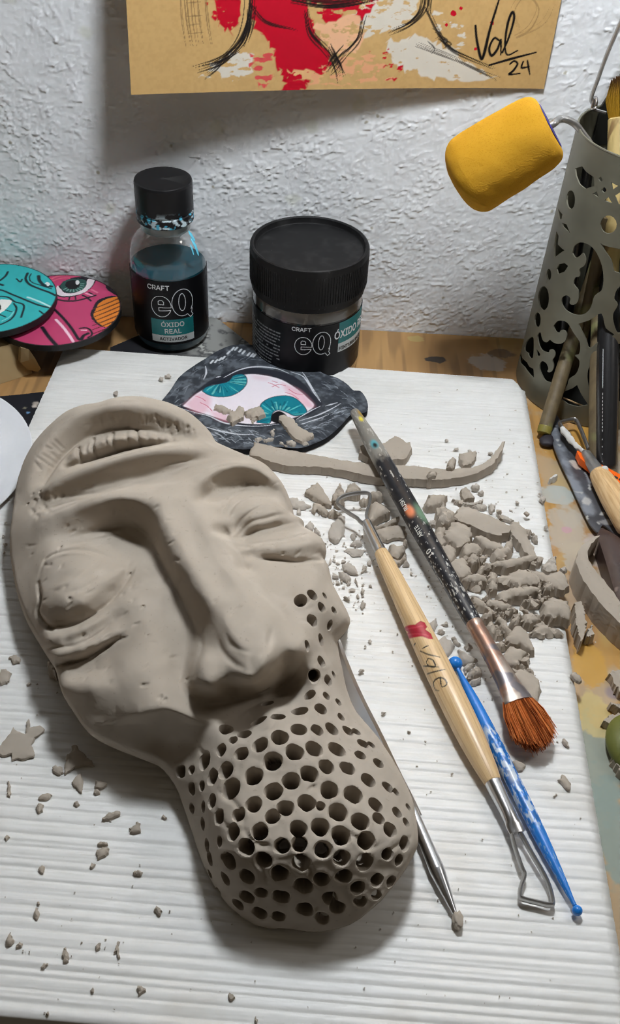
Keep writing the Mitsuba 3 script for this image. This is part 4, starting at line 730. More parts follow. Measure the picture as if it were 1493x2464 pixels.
# the heap of offcuts right of the brush: (crop, outline, top height mm, roughness, own label)
PILE = [
 (cA, [(370, 235), (400, 222), (520, 255), (600, 295), (690, 340), (770, 370), (805, 410), (790, 445), (720, 475), (640, 470), (560, 435), (480, 395), (400, 360), (330, 340), (305, 320), (340, 260)], 9, .3, 'large flat elongated clay offcut at the top of the heap'),
 (cA, [(820, 420), (850, 380), (910, 372), (930, 410), (975, 440), (1000, 520), (1040, 590), (1075, 680), (1030, 700), (960, 640), (915, 560), (870, 500)], 8, .3, 'flat straight clay bar standing at the right side of the heap'),
 (cA, [(640, 745), (720, 715), (820, 700), (930, 685), (1000, 665), (1070, 680), (1050, 710), (960, 740), (880, 770), (800, 785), (700, 775)], 9, .4, 'long thin clay bar lying across the middle of the heap'),
 (cA, [(205, 455), (240, 430), (270, 375), (330, 365), (400, 385), (450, 420), (455, 480), (430, 535), (360, 570), (310, 590), (310, 570), (240, 530), (215, 500)], 9, .7, 'broad torn clay lump next to the black brush lettering'),
 (cA, [(500, 500), (560, 485), (620, 520), (700, 545), (745, 585), (730, 620), (660, 620), (600, 600), (540, 560)], 8, .5, None),
 (cA, [(830, 500), (845, 560), (830, 620), (780, 680), (700, 700), (670, 660), (690, 620), (760, 600)], 7, .9, None),
 (cA, [(375, 600), (400, 560), (460, 548), (520, 560), (550, 610), (540, 660), (480, 650), (420, 680), (385, 650)], 9, .9, None),
 (cA, [(420, 700), (460, 655), (510, 655), (540, 700), (530, 740), (470, 755), (425, 735)], 11, .9, None),
 (cA, [(135, 230), (190, 170), (225, 210), (280, 250), (300, 310), (250, 360), (180, 365), (140, 320)], 11, 2.4, 'crumpled dark clay lump near the brush handle'),
 (cA, [(20, 180), (55, 105), (130, 105), (220, 110), (200, 160), (140, 200), (60, 215)], 7.5, .4, 'squarish clay block just below the long strip'),
 (cA, [(110, 480), (160, 380), (230, 430), (205, 470), (240, 540), (170, 570), (120, 540)], 6, .6, None),
 (cA, [(160, 600), (250, 570), (310, 620), (310, 690), (250, 740), (200, 700)], 6, .6, None),
 (cA, [(260, 750), (340, 690), (410, 720), (450, 800), (465, 840), (380, 880), (320, 880), (290, 820)], 8, .7, None),
 (cA, [(370, 900), (440, 850), (520, 840), (605, 870), (600, 910), (520, 930), (420, 925)], 9, .4, None),
 (cA, [(530, 790), (570, 740), (640, 760), (650, 800), (590, 820), (540, 850), (515, 830)], 8.5, .5, None),
 (cA, [(615, 840), (660, 825), (710, 860), (690, 930), (700, 990), (640, 1000), (610, 960), (620, 900)], 8, .9, None),
 (cA, [(720, 880), (800, 850), (900, 815), (960, 815), (1040, 850), (1100, 900), (1070, 945), (980, 950), (880, 960), (800, 930), (730, 930)], 8.5, 1.0, 'big ragged clay slab low in the heap'),
 (cA, [(985, 810), (1080, 815), (1170, 850), (1290, 820), (1350, 860), (1365, 940), (1310, 985), (1240, 975), (1190, 930), (1100, 900)], 8, .5, 'smooth clay offcut at the right end of the heap'),
 (cA, [(715, 1040), (780, 1000), (900, 965), (1010, 960), (1090, 985), (1060, 1030), (960, 1060), (880, 1060), (800, 1100), (730, 1090)], 9, 1.4, None),
 (cA, [(1090, 910), (1140, 930), (1120, 980), (1140, 1040), (1100, 1035), (1085, 960)], 9, .9, None),
 (cA, [(1140, 950), (1200, 920), (1250, 980), (1220, 1010), (1150, 1000)], 9, .8, None),
 (cA, [(950, 1080), (1060, 1075), (1160, 1050), (1210, 1055), (1160, 1100), (1060, 1120), (960, 1120)], 8, .6, None),
 (cA, [(1150, 1120), (1220, 1060), (1290, 1090), (1370, 1110), (1385, 1160), (1380, 1265), (1290, 1250), (1170, 1250), (1150, 1180)], 9.5, 1.3, 'chunky square clay lump at the board edge below the heap'),
 (cB, [(590, 85), (640, 60), (740, 90), (840, 120), (800, 155), (720, 170), (660, 140), (610, 130)], 7, .5, None),
 (cB, [(460, 60), (520, 50), (580, 90), (640, 150), (690, 200), (640, 210), (560, 150), (480, 110)], 6, .7, None),
 (cB, [(930, 240), (960, 200), (1020, 190), (1080, 220), (1110, 250), (1070, 280), (980, 300), (935, 280)], 7.5, .8, None),
 (cB, [(560, 45), (610, 35), (620, 70), (580, 85)], 8, .9, None),
 (cB, [(690, 230), (730, 215), (790, 280), (840, 360), (850, 400), (800, 410), (750, 340), (700, 280)], 6, .6, None),
 (cB, [(550, 210), (640, 170), (690, 210), (640, 240), (560, 250)], 7, .9, None),
 (cB, [(850, 210), (900, 195), (930, 240), (900, 310), (860, 310), (845, 260)], 8, 1.2, None),
 (cB, [(590, 320), (640, 270), (700, 330), (690, 390), (640, 390)], 5.5, .5, None),
 (cB, [(790, 440), (850, 350), (930, 340), (1000, 400), (1010, 460), (1055, 520), (1010, 550), (930, 500), (850, 490), (800, 470)], 6.5, .8, 'leaf shaped clay piece right of the brush ferrule'),
 (cB, [(760, 600), (820, 520), (900, 530), (980, 570), (940, 640), (910, 690), (830, 690), (770, 650)], 6, .8, None),
 (cB, [(850, 740), (950, 740), (1050, 800), (1100, 890), (1090, 960), (1060, 1040), (1000, 1010), (940, 900), (880, 830)], 4.5, .4, 'broad pale flat clay flake beside the brush ferrule'),
 (cB, [(920, 690), (1000, 580), (1015, 620), (990, 700), (950, 730)], 4.5, .5, None),
 (cB, [(980, 720), (1040, 750), (1035, 785), (990, 770)], 4, .6, None),
 (cB, [(790, 150), (840, 140), (910, 165), (880, 195), (800, 185)], 7, .8, None),
 (cB, [(1020, 375), (1080, 350), (1040, 310), (1070, 290), (1150, 300), (1220, 350), (1305, 375), (1300, 400), (1200, 395), (1100, 400), (1030, 395)], 4, 1.2, 'thin wrinkled clay shaving on the board below the heap'),
 (cB, [(720, 190), (770, 190), (760, 230), (730, 225)], 7, .9, None),
 (cB, [(690, 480), (760, 470), (790, 510), (740, 530)], 5, .9, None),
 (cB, [(680, 380), (740, 360), (760, 420), (700, 420)], 5, .9, None),
]
def grow(q, k): q = np.array(q); c = q.mean(0); return [tuple(p) for p in c + (q - c) * k]
LP = 'grey clay offcut in the heap right of the black brush'
for i, (cf, q, z, r, lab) in enumerate(PILE): scrap('clay_offcut', lab or LP, chunk(grow(cf(*q), 1.14), z * .82, r * 1.25, seed=40 + i, flare=.0010, dome=.12 if lab and 'flat' in lab else .2), None if lab else 'clay offcuts in the heap right of the black brush')
# the pieces between the strip, the mask and the wooden tool
MIDP = [
 (cC, [(215, 230), (290, 160), (350, 120), (400, 170), (450, 260), (510, 345), (500, 375), (420, 355), (330, 300)], 6.5, .3, 'smooth leaf shaped clay slice below the left of the long strip'),
 (cC, [(10, 330), (60, 300), (130, 295), (150, 335), (200, 335), (220, 365), (265, 390), (230, 410), (170, 430), (165, 475), (110, 470), (120, 420), (50, 395)], 3, .4, 'thin star shaped clay flake right of the mask brow'),
 (cC, [(290, 390), (310, 350), (370, 365), (430, 390), (470, 440), (450, 490), (400, 470), (350, 430), (330, 480), (290, 430)], 5, .5, None),
 (cC, [(470, 450), (530, 415), (590, 460), (640, 480), (560, 490), (480, 490)], 6, .4, None),
 (cC, [(480, 660), (500, 600), (580, 510), (660, 500), (660, 580), (640, 680), (600, 770), (540, 780), (485, 740)], 4.5, .2, 'pale rounded clay tablet with one small hole left of the loop tool'),
 (cC, [(510, 280), (560, 190), (600, 120), (640, 190), (670, 260), (600, 310), (530, 315)], 8, 2.0, None),
 (cC, [(660, 200), (700, 150), (770, 120), (830, 170), (835, 240), (780, 250), (720, 240), (670, 240)], 10, 2.4, 'crumpled wrinkled clay wad below the long strip'),
 (cC, [(540, 340), (580, 310), (660, 340), (650, 365), (580, 370)], 8, 1.2, None),
 (cC, [(920, 240), (990, 205), (1080, 230), (1090, 275), (1020, 300), (940, 280)], 9, 1.4, None),
 (cC, [(940, 360), (1000, 325), (1090, 360), (1170, 430), (1160, 450), (1110, 470), (1040, 500), (960, 570), (920, 560)], 11, .8, 'faceted clay wedge between the loop tool ferrule and the brush'),
 (cC, [(970, 610), (1060, 590), (1180, 530), (1280, 490), (1250, 560), (1150, 610), (1020, 650), (980, 640)], 6, .5, None),
 (cC, [(1000, 660), (1080, 630), (1200, 605), (1330, 620), (1350, 700), (1310, 750), (1220, 740), (1150, 770), (1060, 740)], 5.5, .5, None),
 (cC, [(1160, 820), (1220, 800), (1260, 830), (1330, 800), (1335, 880), (1260, 960), (1180, 940)], 8.5, .5, None),
 (cC, [(1100, 880), (1150, 870), (1180, 960), (1260, 980), (1340, 900), (1345, 980), (1210, 1060), (1150, 1000)], 5.5, .4, None),
 (cC, [(1320, 770), (1350, 750), (1368, 800), (1340, 830), (1310, 820)], 7, .5, None),
 (cC, [(205, 620), (270, 560), (310, 600), (300, 650), (270, 670)], 3, .5, None),
 (cC, [(300, 640), (330, 630), (390, 710), (380, 730), (320, 680)], 2.5, .4, None),
 (cC, [(720, 720), (750, 700), (790, 720), (765, 765), (730, 750)], 3, .4, None),
 (cC, [(715, 820), (760, 775), (840, 780), (850, 830), (780, 845)], 3.2, .4, None),
 (cC, [(620, 1060), (700, 1020), (770, 1070), (815, 1165), (720, 1150), (650, 1120)], 3, .4, None),
 (cC, [(585, 1130), (650, 1130), (720, 1180), (715, 1220), (670, 1245), (610, 1210)], 3.2, .3, None),
 (cC, [(835, 1130), (880, 1060), (910, 1075), (890, 1110), (850, 1140)], 3, .4, None),
 (cC, [(380, 830), (400, 790), (445, 800), (430, 850), (395, 855)], 3.5, .5, None),
 (cC, [(1310, 1050), (1340, 1000), (1380, 1030), (1370, 1055)], 3.5, .5, None),
 (cC, [(820, 330), (870, 300), (920, 320), (900, 370), (840, 370)], 5, 1., None),
 (cC, [(650, 900), (700, 870), (820, 880), (900, 890), (830, 960), (740, 960), (690, 930)], 1.6, .3, None),
 (cB, [(160, 560), (130, 470), (200, 420), (250, 460), (300, 500), (260, 570), (200, 630)], 3.5, .3, 'pale pointed clay flake right of the handwritten name'),
 (cB, [(330, 540), (400, 570), (480, 620), (530, 640), (470, 665), (400, 690), (360, 650)], 4, .5, None),
 (cB, [(410, 800), (440, 740), (500, 700), (550, 720), (560, 770), (490, 800), (420, 835)], 5, .6, None),
 (cB, [(380, 720), (430, 670), (500, 680), (440, 740), (400, 780)], 3, .4, None),
 (cB, [(410, 870), (480, 820), (540, 800), (545, 860), (500, 885)], 3, .4, None),
 (cB, [(60, 300), (120, 250), (130, 310), (110, 380), (70, 360)], 2.5, .4, None),
 (cB, [(145, 360), (180, 345), (205, 380), (180, 400), (150, 385)], 3, .5, None), (cB, [(165, 310), (220, 305), (225, 325), (175, 322)], 2, .3, None), (cB, [(270, 430), (310, 420), (330, 480), (360, 490), (340, 515), (300, 490)], 3, .4, None), (cB, [(390, 510), (440, 480), (470, 530), (420, 550)], 3.5, .5, None),
]
LM = 'small grey clay flake between the mask, the long strip and the brush'
for i, (cf, q, z, r, lab) in enumerate(MIDP): scrap('clay_flake', lab or LM, chunk(grow(cf(*q), 1.1), z * .68, r * 1.2, seed=100 + i, flare=.0004, wob=.0002, dome=.3), None if lab else 'clay flakes around the wooden loop tool', 'clay' if z > 4.6 else 'dry_clay')
# flakes on the left and the front of the board
LEFTP = [
 (cL, [(0, 1370), (60, 1290), (110, 1200), (130, 1240), (200, 1270), (215, 1190), (240, 1135), (262, 1160), (250, 1220), (340, 1205), (380, 1230), (370, 1270), (290, 1320), (275, 1380), (300, 1420), (290, 1475), (180, 1500), (90, 1500), (80, 1450), (20, 1470), (0, 1450), (-60, 1440), (-60, 1380)], 2.2, .3, 'large splintered clay flake at the left edge of the board'),
 (cL, [(0, 730), (50, 725), (105, 760), (80, 800), (70, 850), (0, 865), (-30, 800)], 2.2, .3, 'grey clay flake cut by the left picture edge below the mask cheek'),
 (cL, [(60, 640), (110, 605), (140, 610), (178, 640), (170, 670), (105, 685), (90, 650)], 2, .2, None),
 (cL, [(600, 1370), (660, 1375), (700, 1430), (790, 1510), (800, 1550), (740, 1550), (690, 1560), (640, 1560), (550, 1630), (535, 1620), (560, 1450), (590, 1440)], 2.4, .4, 'long jagged clay flake in the shadow under the mask cheek'),
 (cL, [(430, 1560), (470, 1535), (520, 1560), (530, 1600), (500, 1625), (450, 1600)], 2.2, .3, None), (cL, [(590, 1690), (640, 1640), (690, 1600), (705, 1660), (700, 1760), (680, 1785), (640, 1730)], 2.2, .3, None),
 (cL, [(800, 1670), (860, 1670), (910, 1700), (880, 1740), (810, 1740)], 2.2, .3, None), (cL, [(785, 1750), (830, 1750), (840, 1780), (800, 1785)], 2, .2, None), (cL, [(855, 2000), (900, 1950), (1025, 1920), (1020, 1955), (960, 1990), (890, 2010)], 2.6, .4, 'narrow slanted clay sliver left of the perforated chin'),
 (cL, [(1085, 2080), (1140, 2040), (1165, 2010), (1190, 2030), (1200, 2110), (1140, 2122), (1090, 2110)], 2.2, .2, 'pear shaped smooth clay flake left of the chin'),
 (cL, [(50, 1810), (65, 1670), (85, 1690), (95, 1780), (80, 1820)], 1.8, .2, None), (cL, [(325, 1830), (330, 1800), (400, 1775), (440, 1800), (400, 1835), (340, 1840)], 1.8, .2, None), (cL, [(295, 1900), (320, 1850), (370, 1880), (360, 1930), (325, 1955)], 2.2, .4, None),
 (cL, [(620, 1870), (640, 1845), (675, 1870), (650, 1888)], 2, .3, None), (cL, [(815, 2205), (850, 2190), (910, 2195), (905, 2220), (830, 2222)], 2.4, .2, None), (cL, [(810, 2260), (870, 2230), (915, 2240), (930, 2290), (880, 2320), (820, 2340)], 2.4, .4, None),
 (cL, [(755, 2410), (770, 2370), (800, 2385), (780, 2415)], 2, .3, None), (cL, [(325, 2420), (350, 2385), (380, 2410), (360, 2460), (335, 2450)], 2, .3, None), (cL, [(1365, 1975), (1385, 1960), (1415, 1985), (1395, 2000)], 2, .3, None), (cL, [(1130, 2450), (1170, 2430), (1215, 2450), (1190, 2480), (1140, 2475)], 2, .3, None),
 (cL, [(35, 2160), (55, 2120), (72, 2155), (55, 2175)], 1.8, .2, None), (cL, [(220, 860), (250, 840), (262, 855), (235, 872)], 1.8, .2, None), (cL, [(390, 700), (400, 625), (470, 670), (470, 740), (420, 730)], 9, .6, 'dark clay prop standing under the cheek of the mask'),
 (cBot, [(170, 210), (180, 168), (195, 175), (202, 210), (188, 240), (178, 235)], 2, .3, None), (cBot, [(25, 345), (45, 298), (58, 300), (60, 330), (75, 340), (50, 370), (30, 365)], 2.4, .4, None), (cBot, [(77, 370), (100, 353), (116, 358), (95, 382), (80, 382)], 2, .3, None),
 (cBot, [(318, 430), (320, 380), (335, 375), (350, 410), (355, 455), (325, 460)], 2, .3, 'upright narrow clay flake near the lower left of the board'), (cBot, [(487, 390), (500, 355), (515, 353), (510, 380), (492, 396)], 2, .3, None), (cBot, [(578, 408), (595, 375), (603, 348), (612, 350), (608, 390), (617, 425), (605, 437), (595, 400)], 2.2, .3, 'forked clay sliver on the front of the board'),
 (cBot, [(205, 483), (225, 460), (243, 456), (238, 470), (212, 486)], 1.8, .2, None), (cBot, [(790, 185), (805, 160), (815, 175), (830, 185), (825, 205), (805, 200)], 2.4, .4, None), (cBot, [(705, 580), (720, 572), (745, 585), (745, 605), (728, 610), (718, 625), (708, 615)], 2.2, .3, 'heart shaped clay crumb on the front of the board'),
 (cBot, [(1173, 640), (1180, 612), (1205, 625), (1205, 640), (1185, 650)], 2.4, .3, None), (cBot, [(460, 600), (475, 583), (485, 605), (470, 613)], 1.8, .3, None), (cBot, [(232, 720), (245, 705), (252, 715), (242, 727)], 2, .3, None), (cBot, [(1305, 735), (1315, 728), (1325, 755), (1315, 762)], 2, .2, None), (cBot, [(186, 150), (200, 142), (207, 155), (192, 161)], 2, .3, None),
 (cR, [(920, 900), (950, 875), (985, 885), (1030, 930), (1040, 970), (1010, 990), (975, 970), (940, 930)], 3, .3, 'small clay nugget near the right edge of the board'), (cR, [(835, 1560), (850, 1535), (880, 1550), (922, 1635), (870, 1605)], 2.2, .3, 'teardrop clay flake right of the brush bristles'), (cR, [(780, 1560), (825, 1600), (815, 1610)], 1.5, .2, None),
 (cR, [(340, 1760), (380, 1740), (430, 1760), (490, 1800), (450, 1860), (400, 1860), (360, 1800)], 2.2, .5, None), (cR, [(790, 1945), (820, 1920), (840, 1885), (890, 1920), (930, 1990), (932, 2050), (890, 2050), (850, 2010), (830, 1980)], 2.2, .3, 'angular clay flake alone near the right of the board'),
 (cR, [(690, 1300), (730, 1330), (768, 1410), (765, 1435), (700, 1430)], 2.5, .3, None), (cR, [(755, 2110), (775, 2085), (790, 2100), (770, 2115)], 1.6, .3, None),
 (cA, [(1103, 140), (1130, 110), (1160, 130), (1155, 170), (1130, 180), (1110, 160)], 3.5, .5, None), (cA, [(610, 215), (640, 195), (690, 210), (680, 255), (640, 275), (615, 250)], 3.2, .4, None), (cA, [(450, 20), (500, -5), (540, 20), (520, 60), (470, 50)], 4, .6, None), (cA, [(520, 80), (560, 65), (580, 85), (550, 105)], 3.5, .5, None),
 (cA, [(360, 130), (340, 60), (400, 30), (440, 60), (500, 140), (440, 150), (400, 160)], 6, 1.2, None), (cA, [(270, 140), (330, 165), (420, 185), (500, 180), (560, 150), (605, 112), (590, 145), (540, 185), (450, 205), (370, 195), (300, 175)], 4, .2, 'thin curled clay shaving beside the long strip'),
 (cA, [(430, 205), (520, 195), (600, 200), (610, 235), (570, 255), (480, 225)], 3, .7, None), (cA, [(690, 300), (760, 295), (830, 330), (870, 355), (820, 370), (740, 340)], 3, .6, None), (cA, [(1020, 500), (1080, 495), (1088, 555), (1050, 550)], 4, .9, None), (cA, [(1110, 790), (1190, 700), (1260, 680), (1265, 760), (1280, 820), (1200, 840), (1130, 820)], 5, 1.2, 'pale wrinkled clay scrap right of the heap'),
 (cA, [(1290, 800), (1350, 780), (1370, 830), (1320, 830)], 4, .8, None), (cA, [(1060, 690), (1100, 680), (1145, 710), (1110, 760), (1080, 770)], 6, .8, None), (cA, [(1000, 760), (1040, 715), (1075, 740), (1070, 780)], 8, .7, None), (cA, [(40, 380), (70, 345), (130, 355), (125, 400), (70, 400)], 4, .5, None), (cA, [(1153, 420), (1160, 390), (1168, 420)], 2, .2, None),
 (cE, [(1185, 150), (1240, 145), (1285, 138), (1290, 165), (1255, 215), (1215, 225), (1195, 200)], 6, 1.0, 'pale chipped clay flake behind the curled strip'), (cE, [(1115, 235), (1130, 190), (1155, 160), (1180, 180), (1165, 232)], 10, .5, 'upright clay chip behind the long strip'), (cE, [(1010, 265), (1030, 240), (1075, 250), (1065, 275), (1020, 285)], 9.5, .9, None),
]
for i, (cf, q, z, r, lab) in enumerate(LEFTP):
    far = cf in (cA, cE); scrap('clay_chip', lab or ('grey clay chip around the heap of offcuts' if far else 'small thin clay chip scattered on the white board'), chunk(cf(*q), z * .75 if z < 8.9 else z, r, seed=200 + i, flare=.0003, wob=.00018 if z < 4 else .0003),
                                None if lab else ('clay chips around the heap' if far else 'clay chips scattered on the board'), 'dry_clay' if far and z < 5.5 else 'clay')
# crumbs: between the mask and the loop tool, about the heap, and here and there
rs = np.random.default_rng(77); CR = [(cD, 480, 660, 70, 60), (cD, 550, 710, 80, 50), (cD, 650, 680, 110, 70), (cD, 410, 690, 50, 160), (cD, 310, 690, 70, 70), (cD, 530, 490, 80, 40), (cD, 500, 930, 130, 110), (cD, 545, 1060, 90, 80), (cD, 470, 1070, 40, 60), (cD, 735, 1070, 110, 70), (cD, 885, 1040, 60, 160), (cD, 810, 1190, 150, 70), (cD, 650, 1150, 70, 40),
      (cD, 990, 1220, 80, 120), (cD, 1000, 1305, 70, 40), (cD, 710, 1345, 150, 120), (cD, 905, 1300, 60, 130), (cD, 860, 1415, 30, 45), (cD, 1000, 1460, 180, 120), (cD, 1140, 1120, 90, 50), (cD, 1000, 1100, 70, 50), (cD, 1120, 690, 90, 150), (cD, 1020, 790, 110, 110), (cD, 980, 250, 60, 90), (cD, 620, 1050, 60, 60), (cD, 270, 570, 40, 70), (cD, 480, 600, 40, 40)]
for i, (cf, x, y, w, h) in enumerate(CR):
    (px, py), = cf((x, y)); scrap('clay_crumb', 'small pale clay crumb between the mask and the loop tool', crumb(px, py, w / 7.465, h / 7.465, min(w, h) / 7.465 * .16, rs.uniform(-.5, .5), 300 + i), 'clay crumbs between the mask and the loop tool', 'dry_clay')
for i in range(70):
    px, py = rs.normal(1180, 85), rs.normal(1400, 130)
    if not (1050 + (py - 1200) * .25 < px < 1365 and 1180 < py < 1690) or px < 1010 + (py - 1300) * .59 + 60: continue
    w = rs.uniform(9, 24); scrap('clay_crumb', 'small broken clay crumb lying in the heap of offcuts', crumb(px, py, w, w * rs.uniform(.6, 1), w * .22, rs.uniform(-1, 1), 400 + i, z0=rs.uniform(0, .004)), 'clay crumbs in the heap')
for i, (px, py) in enumerate([(1040, 1525), (1060, 1555), (1010, 1500), (1075, 1500), (1160, 1720), (1100, 1080), (1075, 1060), (990, 1380), (1130, 1085), (1180, 1090), (1245, 1210), (388, 912), (404, 905), (280, 947), (868, 1225), (880, 1555), (890, 1543), (870, 1615), (985, 1760), (1025, 1785), (925, 1715), (1088, 1863), (1150, 1545), (1300, 1190), (1315, 1270), (780, 1460), (15, 1258), (8, 1290), (12, 1310), (10, 1330)]):
    w = rs.uniform(9, 16); scrap('clay_crumb', 'tiny loose clay crumb on the bare white board', crumb(px, py, w, w * rs.uniform(.5, .9), w * .16, rs.uniform(-1, 1), 500 + i), 'loose crumbs on the bare board', 'dry_clay')
dust = []
for k in range(900):
    if k < 420: px, py = rs.normal(1150, 150), rs.normal(1380, 170)
    elif k < 600: px, py = rs.normal(830, 50), rs.normal(1360, 90)
    else: px, py = rs.uniform(10, 1400), rs.uniform(1180, 2440)
    p = at(px, py)
    e = (p[:2] - BO); u_e, v_e = e @ BU, e @ BV
    if not (.002 < u_e < BW - .002 and .002 < v_e < BL - .002): continue
    w = rs.uniform(1.5, 6); dust.append(crumb(px, py, w, w * rs.uniform(.5, 1), w * .12, rs.uniform(-2, 2), 1000 + k))
obj('clay_dust', cat(*dust), 'dry_clay', smooth=False, kind='stuff', label='tiny clay dust and specks strewn over the white board', category='clay dust')
# each piece's own label: how big and long it is, and what it lies next to
ANCH = [('the brush ferrule', 1190, 1590), ('the brush bristles', 1270, 1740), ('the white 10 on the brush', 1058, 1345), ('the orange spot on the brush', 1015, 1268), ('the loop tool ferrule', 900, 1300), ('the red band', 1008, 1520), ('the written name', 1045, 1600), ('the blue ball tip', 1096, 1597), ('the pale clay tablet', 812, 1270), ('the crumpled clay wad', 850, 1170),
        ('the leaf shaped clay slice', 765, 1180), ('the star shaped flake', 720, 1215), ('the clay wedge', 915, 1220), ('the large flat offcut', 1165, 1255), ('the straight clay bar', 1260, 1290), ('the thin lying bar', 1240, 1345), ('the torn lump', 1105, 1280), ('the dark crumpled lump', 1075, 1230), ('the squarish block', 1050, 1200), ('the big ragged slab', 1250, 1385),
        ('the smooth right offcut', 1340, 1390), ('the chunky square lump', 1345, 1460), ('the leaf shaped piece', 1255, 1530), ('the pale broad flake', 1275, 1660), ('the wrinkled shaving', 1310, 1510), ('the curled shaving', 1135, 1205), ('the curled strip tip', 1205, 1085), ('the splintered flake', 45, 1780), ('the jagged shadowed flake', 175, 1830), ('the pear shaped flake', 325, 1990),
        ('the slanted sliver', 268, 1958), ('the forked sliver', 280, 2285), ('the upright flake', 155, 2295), ('the heart shaped crumb', 340, 2380), ('the chin of the mask', 760, 2240), ('the blue tool end', 1390, 2190), ('the teal iris', 680, 985), ('the oval clay slice', 715, 1030), ('the pointed pale flake', 1080, 1560), ('the cheek bag of the mask', 770, 1310), ('the steel spatula tip', 1100, 2210), ('the angular flake', 1360, 1880), ('the clay prop', 120, 1590), ('the upper iris', 540, 930), ('the topmost mask holes', 740, 1440), ('the wooden tool top', 935, 1400), ('the bulging cheek of the mask', 800, 1380), ('the ferrule left side', 860, 1330)]
done_ = {}
for k, m, lab, grp in SCR:
    if grp in ('clay crumbs in the heap',): continue
    c = m.vertices.mean(0) - CAM; px, py = CX + F * (c @ RT) / (c @ FW), CY + F * (c @ DN) / (c @ FW)
    ex = np.sort(np.linalg.eigvalsh(np.cov(m.vertices[:, :2].T))); sz = math.sqrt(ex[1]) * 4
    kind_ = ('long ' if ex[1] > 7 * ex[0] else '') + ('tiny ' if sz < .006 else 'small ' if sz < .012 else 'medium ' if sz < .02 else 'large ')
    noun = 'clay ' + ('offcut' if 'offcut' in k else 'flake' if 'flake' in k else 'chip' if 'chip' in k else 'crumb')
    a, ax_, ay_ = min(ANCH, key=lambda q: (q[1] - px) ** 2 + (q[2] - py) ** 2); dx, dy = px - ax_, py - ay_
    where = ('right of' if dx > 0 else 'left of') if abs(dx) > 1.3 * abs(dy) else ('below' if dy > 0 else 'above') if abs(dy) > 1.3 * abs(dx) else ('below and ' if dy > 0 else 'above and ') + ('right of' if dx > 0 else 'left of')
    done_.setdefault((kind_ + noun, where, a), []).append((math.hypot(dx, dy), k))
for (kn_, where, a), l in done_.items():
    for r_, (_, k) in enumerate(sorted(l)):
        labels[k]['label'] = (f'{kn_} lying {where} {a}' if len(l) == 1 else f"{kn_} {where} {a}, {['nearest', 'second nearest', 'third nearest', 'fourth nearest', 'fifth nearest', 'sixth nearest', 'seventh nearest', 'eighth nearest'][min(r_, 7)]}")
# on the worktop, right of the board
m = chunk(c8((875, 1348), (800, 1365), (745, 1395), (700, 1435), (668, 1500), (660, 1580), (688, 1680), (760, 1790), (870, 1935), (960, 2035), (1040, 2110), (1140, 2200), (1180, 2100), (1100, 2000), (1031, 1900), (960, 1800), (890, 1710), (830, 1640), (785, 1570), (772, 1490), (800, 1425), (870, 1365)), 6, .3, zb=ZT + .0001, step=.002, seed=7, wob=.0002, flare=.0008)
obj('clay_hook', m, 'clay', smooth=40, label='thick hook shaped clay strip on the worktop right of the board', category='clay scrap')
scrap('clay_slab', 'flat clay flake with a curved crack leaning against the right edge of the board', chunk(c8((640, 1930), (705, 1915), (745, 1990), (757, 2100), (745, 2220), (695, 2270), (655, 2160), (645, 2040)), -1, .3, zb=ZT + .0001, seed=8))
scrap('clay_crumb', 'pale square clay crumb next to the cracked flake on the worktop', chunk(c8((755, 2160), (800, 2130), (815, 2200), (790, 2235), (750, 2220)), -4, .6, zb=ZT + .0001, seed=9), None, 'dry_clay')
for i, (q, z) in enumerate([([(1300, 910), (1370, 875), (1500, 870), (1500, 1080), (1409, 1080), (1370, 1030), (1350, 980)], -5), ([(1200, 1400), (1260, 1340), (1320, 1300), (1409, 1290), (1409, 1390), (1340, 1430), (1280, 1400)], -6), ([(1310, 1190), (1409, 1260), (1480, 1300), (1480, 1200), (1380, 1210)], -5), ([(1340, 1760), (1360, 1660), (1409, 1650), (1500, 1640), (1500, 1960), (1409, 1860), (1390, 1840)], -5)]):
    scrap('clay_chip', ['ragged clay chip at the right picture edge, topmost on the worktop below the hook', 'curved clay chip on the stained worktop, left of the other chips', 'thin slanted clay chip on the stained worktop between two others', 'pale clay chip at the right picture edge, lowest on the worktop'][i], chunk(cR(*q), z, .5, zb=ZT + .0001, seed=600 + i))
m = trimesh.creation.icosphere(3, 1.); m.vertices *= [.012, .016, .007]; m.apply_translation(at(1502, 1795, ZT + .004) + [.004, 0, .001]); mat('olive_paint', s2l(92, 96, 40), .5); obj('olive_lid', m, 'olive_paint', smooth=True, label='olive green rounded object at the right edge of the worktop', category='lid')
# ---------------------------------------------------------------- along the wall
def wrapped(poly, c, r, th0, z0, step, thick, base=0., cone=None):
    """a flat outline (metres: along the girth, up) bent round an upright cylinder; th0: the angle of its x = 0"""
    m, n = prism(poly, step, thick, 0.)
    v = m.vertices; R_ = (r(v[:, 1] + z0) if callable(r) else r); th = th0 + v[:, 0] / (r(z0) if callable(r) else r); rr_ = R_ + base + v[:, 2]
    return trimesh.Trimesh(np.c_[c[0] + rr_ * np.cos(th), c[1] + rr_ * np.sin(th), z0 + v[:, 1]], m.faces, process=False)
def text_poly(s, h, bold=True):
    m = meshkit.text_mesh(s, h, .001, bold); f = m.faces[m.face_normals[:, 2] > .9]; return shapely.union_all(shapely.buffer(shapely.polygons(m.vertices[f][:, :, :2]), 1e-6, join_style='mitre', quad_segs=1)).buffer(-1e-6, join_style='mitre')
def polys(g): return [q for q in getattr(g, 'geoms', [g]) if q.geom_type == 'Polygon' and q.area > 1e-9]
